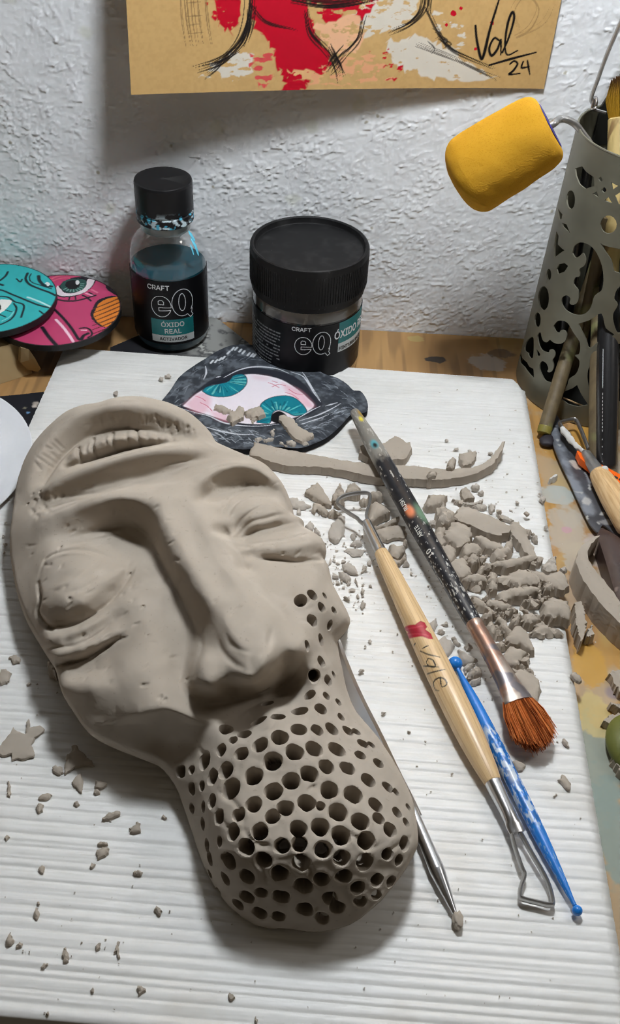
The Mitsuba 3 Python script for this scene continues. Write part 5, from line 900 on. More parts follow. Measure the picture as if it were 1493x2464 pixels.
def lettering(parent, s, h, c, r, th, z, m, bold=True, fat=0., squeeze=1., outline=0., base=.00045, thick=.00012, name='lettering', slant=0.):
    g = text_poly(s, h, bold)
    if fat: g = g.buffer(fat + h * .03).buffer(-h * .03)
    if h > .01: g = g.buffer(-h * .02).buffer(h * .04).buffer(-h * .02)
    x0, _, x1, _ = g.bounds; g = affinity.translate(g, -(x0 + x1) / 2, 0); g = affinity.scale(g, squeeze, 1, origin=(0, 0))
    if outline: g = g.buffer(outline / 2).difference(g.buffer(-outline / 2))
    obj(name, cat(*[wrapped(q, c, r, th, z, max(.0004, h / 8), thick, base) for q in polys(g)]), m, parent, smooth=False)
def logo(parent, h, c, r, th, z, m):
    # the outlined monogram: a heavy small e beside a taller heavy Q
    U_ = h / 10.; E_ = lambda x, y, a, b: affinity.scale(Point(x, y).buffer(1, 24), a, b)
    e_ = E_(-3.6, 3.9, 3.3, 3.9).difference(shapely.union_all([Polygon([(-4.5, 4.6), (-2.7, 4.6), (-2.7, 5.7), (-3.2, 6.2), (-4.0, 6.2), (-4.5, 5.7)]), Polygon([(-4.4, 2.2), (-.1, 2.6), (.6, 3.5), (-4.4, 3.5)])])).union(shapely.box(-4.4, 3.5, -.35, 4.4).intersection(E_(-3.6, 3.9, 3.3, 3.9)))
    q_ = E_(3.6, 5., 3.6, 5.).union(Polygon([(3.6, .6), (5.2, .3), (6.2, -1.1), (7.2, -.2), (6.6, .6), (7.0, 2.2)])).difference(E_(3.4, 5.2, 1.15, 3.2))
    for g in (e_, q_):
        g = affinity.scale(g, U_, U_, origin=(0, 0)); o = g.buffer(.00022).difference(g.buffer(-.00022))
        obj('monogram', cat(*[wrapped(q, c, r, th, z, .0006, .00012, .00045) for q in polys(o)]), m, parent, smooth=False)
def rect(x0, y0, x1, y1): return shapely.box(x0, y0, x1, y1)
mat('black_plastic', (.007, .007, .008), .42, specular=.5)
mat('black_label', (.004, .004, .005), .4, specular=.18)
mat('teal_print', s2l(10, 98, 100), .45); mat('grey_print', s2l(176, 180, 180), .5); mat('print_dark', (.02, .02, .02), .5); mat('silver_print', s2l(205, 206, 208), .5); mat('dim_print', s2l(120, 122, 124), .5)
UPZ = np.array([0, 0, 1.])
def upright(c, z0, z1, rows, n=64): return lathe([c[0], c[1], z0], [c[0], c[1], z1], [((z - z0) / (z1 - z0), r) for z, r in rows], n)

# bottle of activator
bc = np.array([-.1005, .5715]); bt = thing('activator_bottle', 'small clear bottle of teal liquid with a black paint flecked cap against the wall', 'bottle')
R_ = .0245; Z0 = TABLE + .0022
toang = lambda c, p: math.atan2(p[1] - c[1], p[0] - c[0])
face = toang(bc, CAM[:2])
mat('teal_liquid', {'type': 'rgb', 'value': [.004, .050, .070]}, .12, specular=.6, clearcoat=.6)
mat('clear_plastic', mikit.proc(lambda p, n, uv: mi.Color3f(.50, .55, .57)), .16, specular=.6, spec_trans=.0)
scene['bottle_plastic'] = {'type': 'thindielectric', 'int_ior': 1.5}
obj('liquid', upright(bc, Z0, .0470, [(Z0, .019), (Z0 + .001, .0215), (Z0 + .004, .0236), (.0, .0240), (.0462, .0240), (.0470, .0238)]), 'teal_liquid', bt, smooth=40)
obj('body', cat(*[lathe([*bc, Z0 + .0005], [*bc, .0760], [((z - Z0 - .0005) / (.0760 - Z0 - .0005), r) for z, r in [(Z0 + .0005, .0218), (Z0 + .004, .0243), (.0, R_), (.052, R_), (.058, .0236), (.064, .0214), (.069, .0178), (.0715, .0160), (.0760, .0158)]], 64, caps=False)]), 'bottle_plastic', bt, smooth=40)
obj('neck', upright(bc, .0715, .0765, [(.0715, .0152), (.0765, .0152)]), mat('milky_plastic', (.20, .245, .255), .25), bt, smooth=40)
cz = [(.0770, .0170), (.0775, .0178), (.0830, .0178), (.0833, .0172), (.0842, .0172), (.0845, .0178), (.0925, .0178), (.1010, .0178), (.1025, .0173), (.1030, .0160), (.1026, .0020)]
cap = lathe([*bc, .0770], [*bc, .1030], [((z - .077) / .026, r) for z, r in fine(np.array(cz[:9]), 90).tolist() + cz[9:]], 180)
cv = cap.vertices; ca = np.arctan2(cv[:, 1] - bc[1], cv[:, 0] - bc[0]); n1 = meshkit.fbm(np.c_[ca * 5.5, cv[:, 2] * 420, ca * 0], 3, 3); lowc = sstep(.0885, .0815, cv[:, 2])
pcap = Paint(cv[:, :2], (.011, .011, .012)); pcap.put(sstep(.60, .64, n1 + .12 * lowc - .10) * lowc, s2l(196, 214, 222)); pcap.put(sstep(.60, .63, meshkit.fbm(np.c_[ca * 6 + 9, cv[:, 2] * 300, ca * 0], 3, 7)) * lowc, s2l(80, 176, 206)); pcap.put((np.hypot(cv[:, 0] - bc[0] - .001, cv[:, 1] - bc[1]) < .0012) * (cv[:, 2] > .10), (.03, .03, .03))
obj('cap', cap, mat('painted_black', VC, .38, specular=.22), bt, smooth=True, color=pcap.c)
LR = R_ + .0001
bt_l = obj('label', wrapped(rect(-.040, 0, .040, .0460), bc, LR, face, .0002, .0016, .00025), 'black_label', bt, smooth=40)
obj('label_panel', wrapped(rect(-.0142, 0, .0142, .0118), bc, LR, face + .02, .0072, .0016, .00012, .00025), 'teal_print', bt_l, smooth=40)
obj('label_panel', wrapped(rect(-.0142, 0, .0142, .0052), bc, LR, face + .02, .0020, .0016, .00012, .00025), 'grey_print', bt_l, smooth=40)
lettering(bt_l, 'CRAFT', .0032, bc, LR, face - .30, .0405, 'silver_print')
logo(bt_l, .0192, bc, LR, face + .03, .0212, 'silver_print')
lettering(bt_l, 'ÓXIDO', .0033, bc, LR, face + .02, .0138, 'grey_print'); lettering(bt_l, 'REAL', .0033, bc, LR, face + .02, .0088, 'grey_print'); lettering(bt_l, 'ACTIVADOR', .0022, bc, LR, face + .02, .0035, 'print_dark')
dr_ = []
for a, z0_, z1_, w in [(.95, .058, .0685, .0012), (.78, .060, .066, .0007), (1.05, .066, .072, .0013)]:
    zz_ = np.linspace(z1_, z0_, 8); rr_ = np.interp(zz_, [.052, .058, .064, .069, .0715, .076], [R_, .0236, .0214, .0178, .0160, .0158]) + .0002
    dr_.append(tube(np.c_[bc[0] + rr_ * np.cos(face + a), bc[1] + rr_ * np.sin(face + a), zz_], np.interp(np.arange(8), [0, 2, 6, 7], [w * .4, w, w * .7, w * .3]), 8, flat=.4))
obj('paint_drip', cat(*dr_), mat('sky_paint', s2l(96, 190, 216), .5), bt, smooth=40, kind='stuff')

# jar of paint
jc = np.array([-.0092, .5530]); jt = thing('paint_jar', 'squat black lidded paint jar with a black label standing against the wall', 'jar')
jface = toang(jc, CAM[:2])
obj('contents', upright(jc, TABLE + .0006, .0445, [(TABLE + .0006, .0318), (TABLE + .004, .0335), (.0445, .0335)]), mat('dark_rust_paint', (.012, .010, .009), .35), jt, smooth=40)
obj('rust_band', upright(jc, TABLE + .003, TABLE + .0115, [(TABLE + .003, .0340), (TABLE + .0115, .0340)]), mat('rust_paint', (.060, .036, .020), .35), jt, smooth=40)
obj('body', lathe([*jc, TABLE], [*jc, .0500], [((z - TABLE) / (.05 - TABLE), r) for z, r in [(TABLE, .0325), (TABLE + .003, .0346), (.0420, .0348), (.0465, .0340), (.0500, .0330)]], 80, caps=False), 'bottle_plastic', jt, smooth=40)
obj('shoulder', upright(jc, .0385, .0500, [(.0385, .0342), (.0425, .0342), (.0460, .0333), (.0500, .0325)]), mat('smoky_plastic', (.075, .068, .056), .3), jt, smooth=40)
lz = [(.0462, .0348), (.0470, .0356), (.0500, .0358), (.0504, .0364), (.0740, .0367), (.0752, .0362), (.0756, .0352), (.0750, .0342), (.0722, .0336), (.0716, .0330), (.0718, .0050)]
jt_lid = obj('lid', upright(jc, .0462, .0718, lz, 160), mat('black_lid', mikit.proc(lambda p, n, uv: mix(mi.Color3f(.007, .007, .0075), mi.Color3f(.026, .026, .026), smoothstep(.45, .8, fbm(p.x * 110, p.y * 110, p.z * 20, octaves=4)) * .6 + smoothstep(.88, .9, noise(p.x * 900, p.y * 900, p.z * 200)) * .8)), .55, specular=.25), jt, smooth=35)
grip = [wrapped(rect(-.00035, 0, .00035, .0185), jc, .0363, 2 * math.pi * k / 130, .0525, .02, .0006) for k in range(130)]
obj('grip_ribs', cat(*grip), 'black_lid', jt_lid, smooth=False, kind='stuff')
JR = .0349
jt_l = obj('label', wrapped(rect(-.075, 0, .060, .0390), jc, JR, jface, -.0015, .0018, .00025), 'black_label', jt, smooth=40)
def jang(px, py):
    d = FW + (px - CX) / F * RT + (py - CY) / F * DN; o = CAM[:2] - jc; A, B_, C_ = d[:2] @ d[:2], 2 * (o @ d[:2]), o @ o - JR**2; t = (-B_ - math.sqrt(B_**2 - 4 * A * C_)) / (2 * A); p = CAM + d * t; return math.atan2(p[1] - jc[1], p[0] - jc[0]), p[2]
a0, z0_ = jang(580 + 800 / 4.666, 640 + 990 / 4.666); logo(jt_l, .0160, jc, JR, a0, z0_ - .0002, 'silver_print')
a1, z1_ = jang(580 + 680 / 4.666, 640 + 752 / 4.666); lettering(jt_l, 'CRAFT', .0027, jc, JR, a1, z1_ + .0012, 'silver_print')
a2, z2_ = jang(580 + 1090 / 4.666, 640 + 870 / 4.666); a2b, z2b = jang(580 + 1088 / 4.666, 640 + 965 / 4.666)
obj('label_panel', wrapped(rect(0, 0, .026, .0150), jc, JR, a2, z2_, .0016, .00012, .00025), 'teal_print', jt_l, smooth=40)
obj('label_panel', wrapped(rect(0, 0, .026, z2_ - z2b), jc, JR, a2, z2b, .0016, .00012, .00025), 'grey_print', jt_l, smooth=40)
lettering(jt_l, 'ÓXIDO REAL', .0052, jc, JR, a2 + .0145 / JR, z2_ + .0040, 'silver_print', squeeze=.82); lettering(jt_l, 'PINTURA BASE', .0024, jc, JR, a2 + .0125 / JR, z2b + .0012, 'print_dark', squeeze=.98)
rs = np.random.default_rng(21); small = []
a3, z3 = jang(580 + 140 / 4.666, 640 + 470 / 4.666); a4, _ = jang(580 + 450 / 4.666, 640 + 600 / 4.666)
for row in range(11):
    x = 0.; Wd = (a4 - a3) * JR * (1 if row < 9 else .8)
    while x < Wd - .001:
        w = rs.uniform(.0010, .0034); w = min(w, Wd - x)
        if rs.uniform() < .9: small.append(wrapped(rect(x, 0, x + w, .0009), jc, JR, a3, z3 - .0032 - row * .0024, .002, .0001, .00025))
        x += w + .0006
obj('fine_print', cat(*small), 'dim_print', jt_l, smooth=False, kind='stuff')

# the dark cards that bottle and board rest on
def card(name, pts, z, label, col, thick=.002, step=.003, spots=(), base=TABLE + .0001):
    g = Polygon(xy(pts, z)).buffer(0); m, n = prism(g, step, z, base); p_ = Paint(m.vertices[:, :2], col)
    nz_ = meshkit.fbm(np.c_[m.vertices[:, :2] * 180, np.zeros(len(m.vertices))], 4, 3)
    for f_ in spots: f_(p_, nz_, m)
    obj(name, m, 'painted_matt', color=p_.c, smooth=True, label=label, category='card')
zt = TABLE + .0021
cB2 = crop(250, 730, 3.828)
def dusty(p_, nz_, m):
    c0 = xy(cB2((1080, 330)), zt)[0]; d = np.hypot((m.vertices[:, 0] - c0[0]), (m.vertices[:, 1] - c0[1]) * .8); p_.put(sstep(.045, .008, d + .03 * (nz_ - .5)) * .9, s2l(150, 150, 146)); p_.put(sstep(.52, .66, nz_) * (m.vertices[:, 0] > -.085) * .8, s2l(64, 64, 66)); p_.put(sstep(.66, .75, nz_) * (m.vertices[:, 0] > -.085), s2l(182, 182, 176))
card('dark_card', cB2((60, 405), (330, 290), (900, 60), (1080, 165), (1330, 360), (1380, 420), (1500, 520), (1300, 640), (60, 560)), zt, 'dark grey card dusted with pale powder under the teal bottle', s2l(34, 34, 37), step=.0012, spots=[dusty])
cPl = crop(0, 820, 6.483)
def flecks(p_, nz_, m):
    for x, y, r, c in [(560, 975, .0022, (170, 160, 150)), (545, 1020, .002, (190, 180, 170)), (440, 1120, .0012, (110, 150, 190)), (390, 1050, .0012, (120, 116, 100)), (580, 1240, .002, (140, 110, 70)), (60, 985, .001, (150, 150, 150))]:
        q_ = xy(cPl((x, y)), -.0079)[0]; p_.put(sstep(r, r * .6, np.hypot(m.vertices[:, 0] - q_[0], m.vertices[:, 1] - q_[1])), s2l(*c))
card('black_card', cPl((-400, 890), (0, 865), (320, 838), (680, 795), (720, 900), (600, 1200), (480, 1340), (380, 1330), (0, 1330), (-400, 1330)), -.0079, 'black paint flecked card on the worktop left of the white board', s2l(30, 31, 36), step=.0011, spots=[flecks])
# white round dish at the left edge of the picture
dcl, drr = np.array([-.2328, .4109]), .0755
dm = lathe([*dcl, TABLE + .0002], [*dcl, .0046], [(0, .040), (.02, .0565), (.35, .0600), (.66, .0625), (.76, .0700), (.97, drr), (1.0, drr), (1.0, drr * .985), (.90, .0700), (.84, .0640), (.80, .0600), (.80, .001)], 140)
mat('white_glaze', mikit.proc(lambda p, n, uv: mix(mi.Color3f(.78, .79, .82), mi.Color3f(.55, .56, .60), smoothstep(.62, .75, fbm(p.x * 60, p.y * 60, 2.)) * smoothstep(.41, .37, p.y) * .8)), .35)
obj('white_dish', dm, 'white_glaze', smooth=40, label='white round shallow dish cut by the left edge of the picture', category='dish')

# two painted discs on a crumpled paper block
def disc(name, c, r, tilt, paint, label, th=.0042):
    m, n = prism(Point(0, 0).buffer(r, 64), .00055, 0., -th); p_ = Paint(m.vertices[:, :2], (0, 0, 0)); M = trimesh.transformations.rotation_matrix(tilt, [1, 0, 0]); M[:3, 3] = c
    Mi = np.linalg.inv(M)
    def loc(px, py):
        d = FW + (px - CX) / F * RT + (py - CY) / F * DN; o = Mi[:3, :3] @ CAM + Mi[:3, 3]; e = Mi[:3, :3] @ d; return (o - e * (o[2] / e[2]))[:2]
    paint(p_, lambda q: np.array([loc(x / 4.524, 600 + y / 4.524) for x, y in q])); p_.c[n:] = (.006, .006, .007); m.apply_transform(M)
    obj(name, m, 'painted', color=p_.c, smooth=True, label=label, category='painted disc')
K1_ = s2l(26, 18, 30)
def pink_art(p, X_):
    p.put(np.ones(len(p.p)), s2l(186, 62, 104)); S_ = lambda q, w, c=K1_, **k: p.stroke(X_(q), w, c, **k)
    p.poly(catmull(X_([(1010, 640), (1060, 560), (1150, 520), (1240, 505), (1310, 540), (1320, 640), (1290, 740), (1220, 820), (1150, 850), (1080, 830), (1020, 780), (985, 710), (1010, 640)]), 5), K1_)
    p.poly(catmull(X_([(1045, 650), (1080, 585), (1150, 545), (1240, 520), (1300, 530), (1310, 640), (1280, 730), (1210, 810), (1150, 845), (1090, 815), (1040, 770), (1020, 710), (1045, 650)]), 5), s2l(214, 122, 40))
    for y in range(590, 900, 45): S_([(1010, y + 60), (1140, y + 10), (1330, y - 70)], .0011, s2l(90, 34, 20), taper=(.6, .9))
    p.poly(catmull(X_([(1150, 370), (1210, 400), (1280, 480), (1290, 510), (1220, 475), (1160, 430), (1150, 370)]), 5), K1_)
    p.poly(catmull(X_([(590, 470), (640, 400), (760, 320), (880, 300), (1040, 310), (1035, 360), (980, 430), (880, 490), (760, 520), (640, 515), (590, 470)]), 5), K1_)
    p.poly(catmull(X_([(600, 440), (630, 395), (660, 430), (700, 470), (780, 478), (860, 455), (930, 400), (960, 320), (1025, 318), (1020, 370), (960, 440), (880, 485), (760, 508), (640, 500), (600, 440)]), 5), s2l(226, 214, 218))
    p.poly(catmull(X_([(655, 400), (690, 350), (780, 320), (900, 325), (945, 360), (920, 420), (850, 460), (760, 472), (690, 450), (655, 400)]), 5), s2l(34, 74, 68))
    for k in range(9): a = -.2 + k * .33; S_([(790 + 60 * math.cos(a), 385 + 45 * math.sin(a)), (790 + 125 * math.cos(a), 390 + 72 * math.sin(a))], .0009, s2l(110, 150, 140), taper=(.3, 1))
    p.poly(catmull(X_([(705, 390), (730, 350), (790, 335), (850, 350), (870, 390), (820, 430), (750, 430), (705, 390)]), 5), s2l(10, 10, 14)); p.poly(catmull(X_([(820, 350), (845, 335), (865, 355), (850, 385), (830, 380), (820, 350)]), 4), s2l(230, 230, 230))
    S_([(470, 320), (560, 275), (700, 260), (820, 262), (900, 285), (980, 310)], .0026, K1_); S_([(540, 330), (640, 290), (760, 285), (870, 290)], .0014, s2l(206, 96, 116)); S_([(560, 350), (660, 315), (760, 310)], .0012, s2l(206, 96, 116))
    S_([(600, 540), (700, 560), (820, 560), (930, 535), (1040, 500)], .0016); S_([(900, 500), (940, 520), (990, 560)], .0014); S_([(970, 470), (1010, 490)], .0012); S_([(820, 510), (825, 545)], .001); S_([(760, 520), (750, 550)], .001); S_([(940, 480), (1000, 500)], .0016, s2l(226, 150, 176)); S_([(1000, 440), (1060, 470)], .0016, s2l(214, 110, 140))
    S_([(590, 650), (690, 750), (780, 860), (860, 980), (900, 950)], .0020); S_([(610, 765), (690, 850), (750, 930), (800, 1005)], .0018, s2l(240, 196, 214)); S_([(460, 850), (530, 950), (610, 1040)], .0026)
    S_([(870, 860), (940, 855), (990, 885), (1000, 930), (960, 960)], .0014); S_([(890, 980), (910, 940), (960, 915)], .0022); S_([(890, 880), (940, 882)], .0012, s2l(240, 200, 214)); p.put(sstep(.0402, .0408, np.hypot(p.p[:, 0], p.p[:, 1])), (.012, .01, .012))
def teal_art(p, X_):
    p.put(np.ones(len(p.p)), s2l(46, 170, 172)); S_ = lambda q, w, c=s2l(10, 34, 40), **k: p.stroke(X_(q), w, c, **k)
    S_([(-200, 420), (0, 440), (130, 490), (300, 560), (430, 610), (560, 640)], .0016); S_([(300, 520), (420, 565), (550, 625)], .0015, s2l(180, 226, 224)); S_([(300, 260), (280, 320), (320, 380), (430, 430), (540, 470), (600, 500)], .0018); S_([(340, 265), (320, 310), (350, 360), (440, 390), (560, 430)], .0009)
    S_([(420, 290), (430, 340), (480, 390), (560, 405)], .0024); p.poly(catmull(X_([(490, 370), (510, 355), (545, 375), (520, 400), (490, 370)]), 4), s2l(220, 232, 230)); S_([(180, 320), (220, 355), (240, 325)], .0012); S_([(0, 340), (60, 290), (85, 245)], .0016); S_([(0, 380), (30, 390)], .002)
    p.poly(catmull(X_([(-160, 640), (-60, 560), (60, 545), (130, 560), (100, 610), (40, 670), (-60, 720), (-160, 640)]), 5), s2l(232, 232, 226)); p.poly(catmull(X_([(-120, 640), (-60, 580), (0, 600), (10, 650), (-40, 690), (-120, 640)]), 5), s2l(16, 16, 20)); S_([(-200, 600), (-60, 520), (80, 520), (160, 570), (260, 610), (230, 740)], .0014); S_([(150, 590), (180, 650), (130, 750), (0, 820), (-150, 850)], .0013); S_([(0, 710), (60, 735)], .001); S_([(60, 660), (130, 680)], .0008); S_([(430, 670), (470, 700), (500, 715)], .0012); S_([(20, 780), (100, 740), (150, 680)], .0009, s2l(120, 206, 206))
    p.put(sstep(.0404, .0409, np.hypot(p.p[:, 0], p.p[:, 1])), (.012, .02, .02))
disc('painted_disc', [-.1722, .5535, .0185], .0413, .04, pink_art, 'round pink painted disc with a green eye and an orange striped circle')
disc('painted_disc', [-.2128, .5505, .0262], .0413, .03, teal_art, 'round teal painted disc with black line drawing lying on the pink disc')
q0, q1 = at(-60, 945, TABLE), at(92, 894, TABLE); e = (q1 - q0) / np.linalg.norm(q1 - q0); nrm_ = np.array([-e[1], e[0], 0])
bx_ = Polygon([q0[:2] - e[:2] * .03, q1[:2] - e[:2] * .004, q1[:2] + nrm_[:2] * .05, q0[:2] + nrm_[:2] * .06 - e[:2] * .03])
m, n = prism(bx_, .003, lambda P: .0125 + .002 * (meshkit.fbm(np.c_[P * 60, P[:, :1] * 0], 3, 4) - .5), TABLE + .0001); v = m.vertices; v[:, :2] -= nrm_[:2] * ((v[:, 2] - TABLE) * -.25)[:, None]; v += .0012 * (meshkit.fbm(v * 90, 3, 8) - .5)[:, None] * [1, 1, .3]; v[:, 2] = np.maximum(v[:, 2], TABLE + .0001)
pb_ = thing('paper_block', 'crumpled tan paper wrapped block under the two painted discs', 'paper parcel'); mat('tan_paper', mikit.proc(lambda p, n, uv: mix(mi.Color3f(.42, .31, .16), mi.Color3f(.33, .23, .11), fbm(p.x * 80, p.y * 80, p.z * 80))), .7)
obj('block', trimesh.Trimesh(v, m.faces, process=False), 'tan_paper', pb_, smooth=40)
fl = np.array([at(*cPl((x, y))[0], z) for (x, y), z in zip([(330, 110), (450, 130), (540, 260), (640, 440), (590, 485), (430, 450), (320, 340)], [.0135, .013, .008, -.004, -.0085, -.006, .002])]); cen = fl.mean(0) + [0, -.002, .002]
fm_ = trimesh.Trimesh(np.vstack([fl, cen, fl + nrm_ * .0035, cen + nrm_ * .0035]), [f for i in range(7) for f in ([i, (i + 1) % 7, 7], [8 + (i + 1) % 7, 8 + i, 15], [i, 8 + i, 8 + (i + 1) % 7], [i, 8 + (i + 1) % 7, (i + 1) % 7])], process=False)
if fm_.volume < 0: fm_.invert()
obj('folded_flap', fm_, 'tan_paper', pb_, smooth=False)

# perforated tin
tc, TH0, TZ0, TZ1 = np.array([.1825, .5445]), TABLE + .0006, TABLE + .0006, .1562
rt = lambda z: .0500 - .0036 * (np.asarray(z) - TZ0) / (TZ1 - TZ0)
tface = math.atan2(CAM[1] - tc[1], CAM[0] - tc[0])
def tin_uv(px, py):
    d = FW + (px - CX) / F * RT + (py - CY) / F * DN; ts = np.linspace(.45, .75, 3000); P = CAM + ts[:, None] * d; k_ = np.hypot(P[:, 0] - tc[0], P[:, 1] - tc[1]) - rt(P[:, 2])
    i = np.argmax(k_ < 0) if (k_ < 0).any() else int(np.argmin(k_)); p = P[i]; a = math.atan2(p[1] - tc[1], p[0] - tc[0]) - tface; a = (a + math.pi) % (2 * math.pi) - math.pi; return (a * .05, p[2] - TZ0)
cT1, cT2 = crop(1000, 150, 2.899), crop(1230, 780, 5.677)
def ell(cx, cy, rx, ry): return [(cx + rx * math.cos(a), cy + ry * math.sin(a)) for a in np.linspace(0, 2 * math.pi, 15)[:-1]]
HT_ = [(cT1, [(1100, 1330), (1115, 1280), (1160, 1255), (1220, 1275), (1270, 1330), (1305, 1420), (1315, 1520), (1300, 1590), (1252, 1628), (1230, 1700), (1190, 1750), (1130, 1762), (1060, 1732), (1025, 1682), (1030, 1640), (1060, 1624), (1085, 1645), (1080, 1680), (1110, 1690), (1140, 1660), (1140, 1590), (1108, 1545), (1120, 1500), (1150, 1490), (1150, 1440), (1180, 1420), (1195, 1380), (1175, 1330), (1150, 1350), (1122, 1362)], 1),
 (cT2, [(590, 20), (640, -40), (720, -50), (790, -10), (860, 110), (940, 230), (952, 330), (930, 410), (880, 420), (905, 450), (942, 500), (930, 600), (880, 690), (800, 745), (770, 840), (690, 860), (560, 800), (480, 770), (430, 690), (400, 600), (410, 530), (440, 503), (490, 530), (520, 600), (505, 640), (530, 657), (570, 637), (592, 570), (575, 490), (605, 440), (610, 390), (580, 348), (540, 348), (520, 385), (440, 360), (400, 300), (380, 230), (370, 160), (390, 118), (415, 115), (425, 160), (450, 225), (500, 246), (540, 212), (600, 255), (680, 266), (745, 230), (772, 150), (745, 88), (690, 82), (670, 112), (630, 105), (600, 60)], 1),
 (cT1, [(1140, 1822), (1220, 1795), (1300, 1750), (1330, 1850), (1390, 1900), (1300, 1930), (1220, 1992), (1195, 1930)], 1),
 (cT2, [(1165, 470), (1250, 365), (1330, 300), (1493, 265), (1620, 275), (1660, 420), (1640, 700), (1600, 980), (1480, 1060), (1400, 1050), (1250, 1010), (1115, 950), (1060, 820), (1050, 680), (1082, 575), (1180, 535)], 1),
 (cT2, [(910, 828), (965, 950), (1060, 1095), (920, 1125), (790, 1090), (680, 1010), (740, 915), (850, 870)], 0), (cT2, [(110, 430), (150, 405), (165, 460), (230, 520), (260, 580), (318, 610), (325, 740), (270, 690), (190, 580), (130, 510)], 0),
 (cT2, [(300, 170), (320, 200), (320, 330), (310, 450), (280, 465), (250, 430), (240, 390), (205, 370), (195, 320), (210, 260), (250, 200)], 1), (cT2, [(360, 340), (380, 360), (410, 410), (400, 435), (365, 430)], 0), (cT1, ell(900, 1645, 38, 84), 0), (cT1, ell(858, 1795, 22, 52), 0), (cT1, [(990, 1440), (1010, 1405), (1050, 1400), (1070, 1420), (1045, 1460), (1000, 1475)], 0),
 (cT1, [(990, 1178), (1005, 1210), (1000, 1270), (1030, 1300), (1045, 1310), (975, 1362), (975, 1280), (983, 1220)], 0), (cT1, ell(1352, 1130, 57, 64), 0), (cT1, ell(1090, 958, 30, 66), 0), (cT1, [(1120, 740), (1170, 725), (1195, 760), (1250, 800), (1255, 860), (1190, 882), (1150, 850), (1125, 790)], 0), (cT1, [(1300, 890), (1322, 868), (1342, 888), (1322, 910)], 0),
 (cT1, [(1240, 915), (1270, 900), (1288, 945)], 0), (cT1, [(1322, 962), (1352, 938), (1380, 985)], 0), (cT1, [(1280, 810), (1300, 795), (1312, 825), (1292, 832)], 0), (cT1, [(1370, 835), (1418, 860), (1380, 888)], 0), (cT1, [(1003, 1020), (1032, 1060), (1026, 1090), (1008, 1098)], 0), (cT1, [(1028, 1118), (1060, 1130), (1085, 1190), (1035, 1145)], 0),
 (cT1, [(1295, 1260), (1330, 1278), (1429, 1300), (1500, 1310), (1500, 1470), (1400, 1460), (1385, 1440), (1370, 1380), (1330, 1320)], 1), (cT1, [(1400, 1600), (1429, 1560), (1500, 1540), (1540, 1650), (1500, 1760), (1429, 1885), (1395, 1850), (1380, 1760), (1415, 1690), (1390, 1650)], 1), (cT1, ell(937, 1480, 16, 40), 0), (cT1, [(1395, 930), (1440, 900), (1470, 980), (1420, 990)], 0)]
holes = []
for cf, q, sm_ in HT_:
    uv_ = np.array([tin_uv(*p) for p in cf(*q)]); uv_ = catmull(np.vstack([uv_, uv_[:1]]), 3) if sm_ else uv_
    g = Polygon(uv_).buffer(0).buffer(.0003).buffer(-.0003)
    holes += polys(g)
front = shapely.union_all(holes); half = .05 * math.pi
# round the back the scrolls go on: copies of the front's pattern turned by a third of the girth
allh = [front]
back_ = [affinity.translate(affinity.scale(Polygon(ell(0, 0, .0018, .0026)), 1, 1), x_, .128 + .009 * (i_ % 2)) for i_, x_ in enumerate(np.r_[np.arange(-.145, -.075, .008), np.arange(.075, .15, .008)])]
allh.append(shapely.union_all(back_).difference(front.buffer(.003)))
hole_all = shapely.union_all(allh)
strip = rect(-half + .00005, 0, half - .00005, TZ1 - TZ0).difference(hole_all.buffer(0)); strip = max(polys(strip), key=lambda g: g.area)
xs_lim = strip.intersection(rect(-half, 0, half, TZ1 - TZ0)); xs_lim = max(polys(xs_lim), key=lambda g: g.area)
tm_, n = prism(xs_lim, .0018, .0004, -.0004); v = tm_.vertices; th = tface + v[:, 0] / .05; R2 = rt(v[:, 1] + TZ0) + v[:, 2]
tin = thing('brush_tin', 'perforated grey green metal tin with scroll cutouts holding brushes at the right', 'brush holder')
mat('tin_metal', mikit.proc(lambda p, n, uv: mix(mi.Color3f(.185, .180, .135), mi.Color3f(.120, .116, .086), fbm(p.x * 70, p.y * 70, p.z * 70))), .45, metallic=.35)
obj('body', trimesh.Trimesh(np.c_[tc[0] + R2 * np.cos(th), tc[1] + R2 * np.sin(th), v[:, 1] + TZ0], tm_.faces, process=False), 'tin_metal', tin, smooth=30)
ring = np.linspace(0, 2 * math.pi, 97)[:-1]
obj('rim', tube(np.c_[tc[0] + rt(TZ1) * np.cos(ring), tc[1] + rt(TZ1) * np.sin(ring), np.full(96, TZ1)], .0007, 8, closed=True), 'tin_metal', tin, smooth=40)
obj('floor_plate', upright(tc, TABLE, TABLE + .0012, [(TABLE, .0490), (TABLE + .0012, .0490)]), mat('dark_metal', (.018, .018, .016), .5, metallic=.4), tin, smooth=30)
lug = wrapped(Polygon([(-.012, -.02), (.012, -.02), (.012, .004), (.006, .0125), (-.006, .0125), (-.012, .004)]), tc, lambda z: rt(z), math.atan2(.0435, -.019), TZ1 - .0035, .002, .0010, -.0016)
obj('lug', lug, 'dark_metal', tin, smooth=30)
hk = np.array([aty(1432, 255, .579), aty(1424, 243, .580), aty(1426, 228, .580), aty(1440, 190, .580), aty(1462, 130, .578), aty(1493, 58, .575), aty(1560, -90, .568), aty(1700, -240, .556), aty(1900, -180, .548)])
obj('bail_handle', tube(catmull(hk, 6), .0019, 8, flat=.55, up=(1, 0, 0)), 'dull_steel', tin, smooth=40)
rg = np.array([aty(1425, 262, .576), aty(1432, 236, .577), aty(1437, 240, .574), aty(1434, 258, .572), aty(1428, 264, .573)]); obj('ring', tube(catmull(np.vstack([rg, rg[:1]]), 5)[:-1], .00085, 8, closed=True), 'steel', tin, smooth=40)
obj('pin', tube(np.array([aty(1427, 262, .574), aty(1445, 268, .572), aty(1460, 272, .571)]), .0010, 8), 'steel', tin, smooth=40)

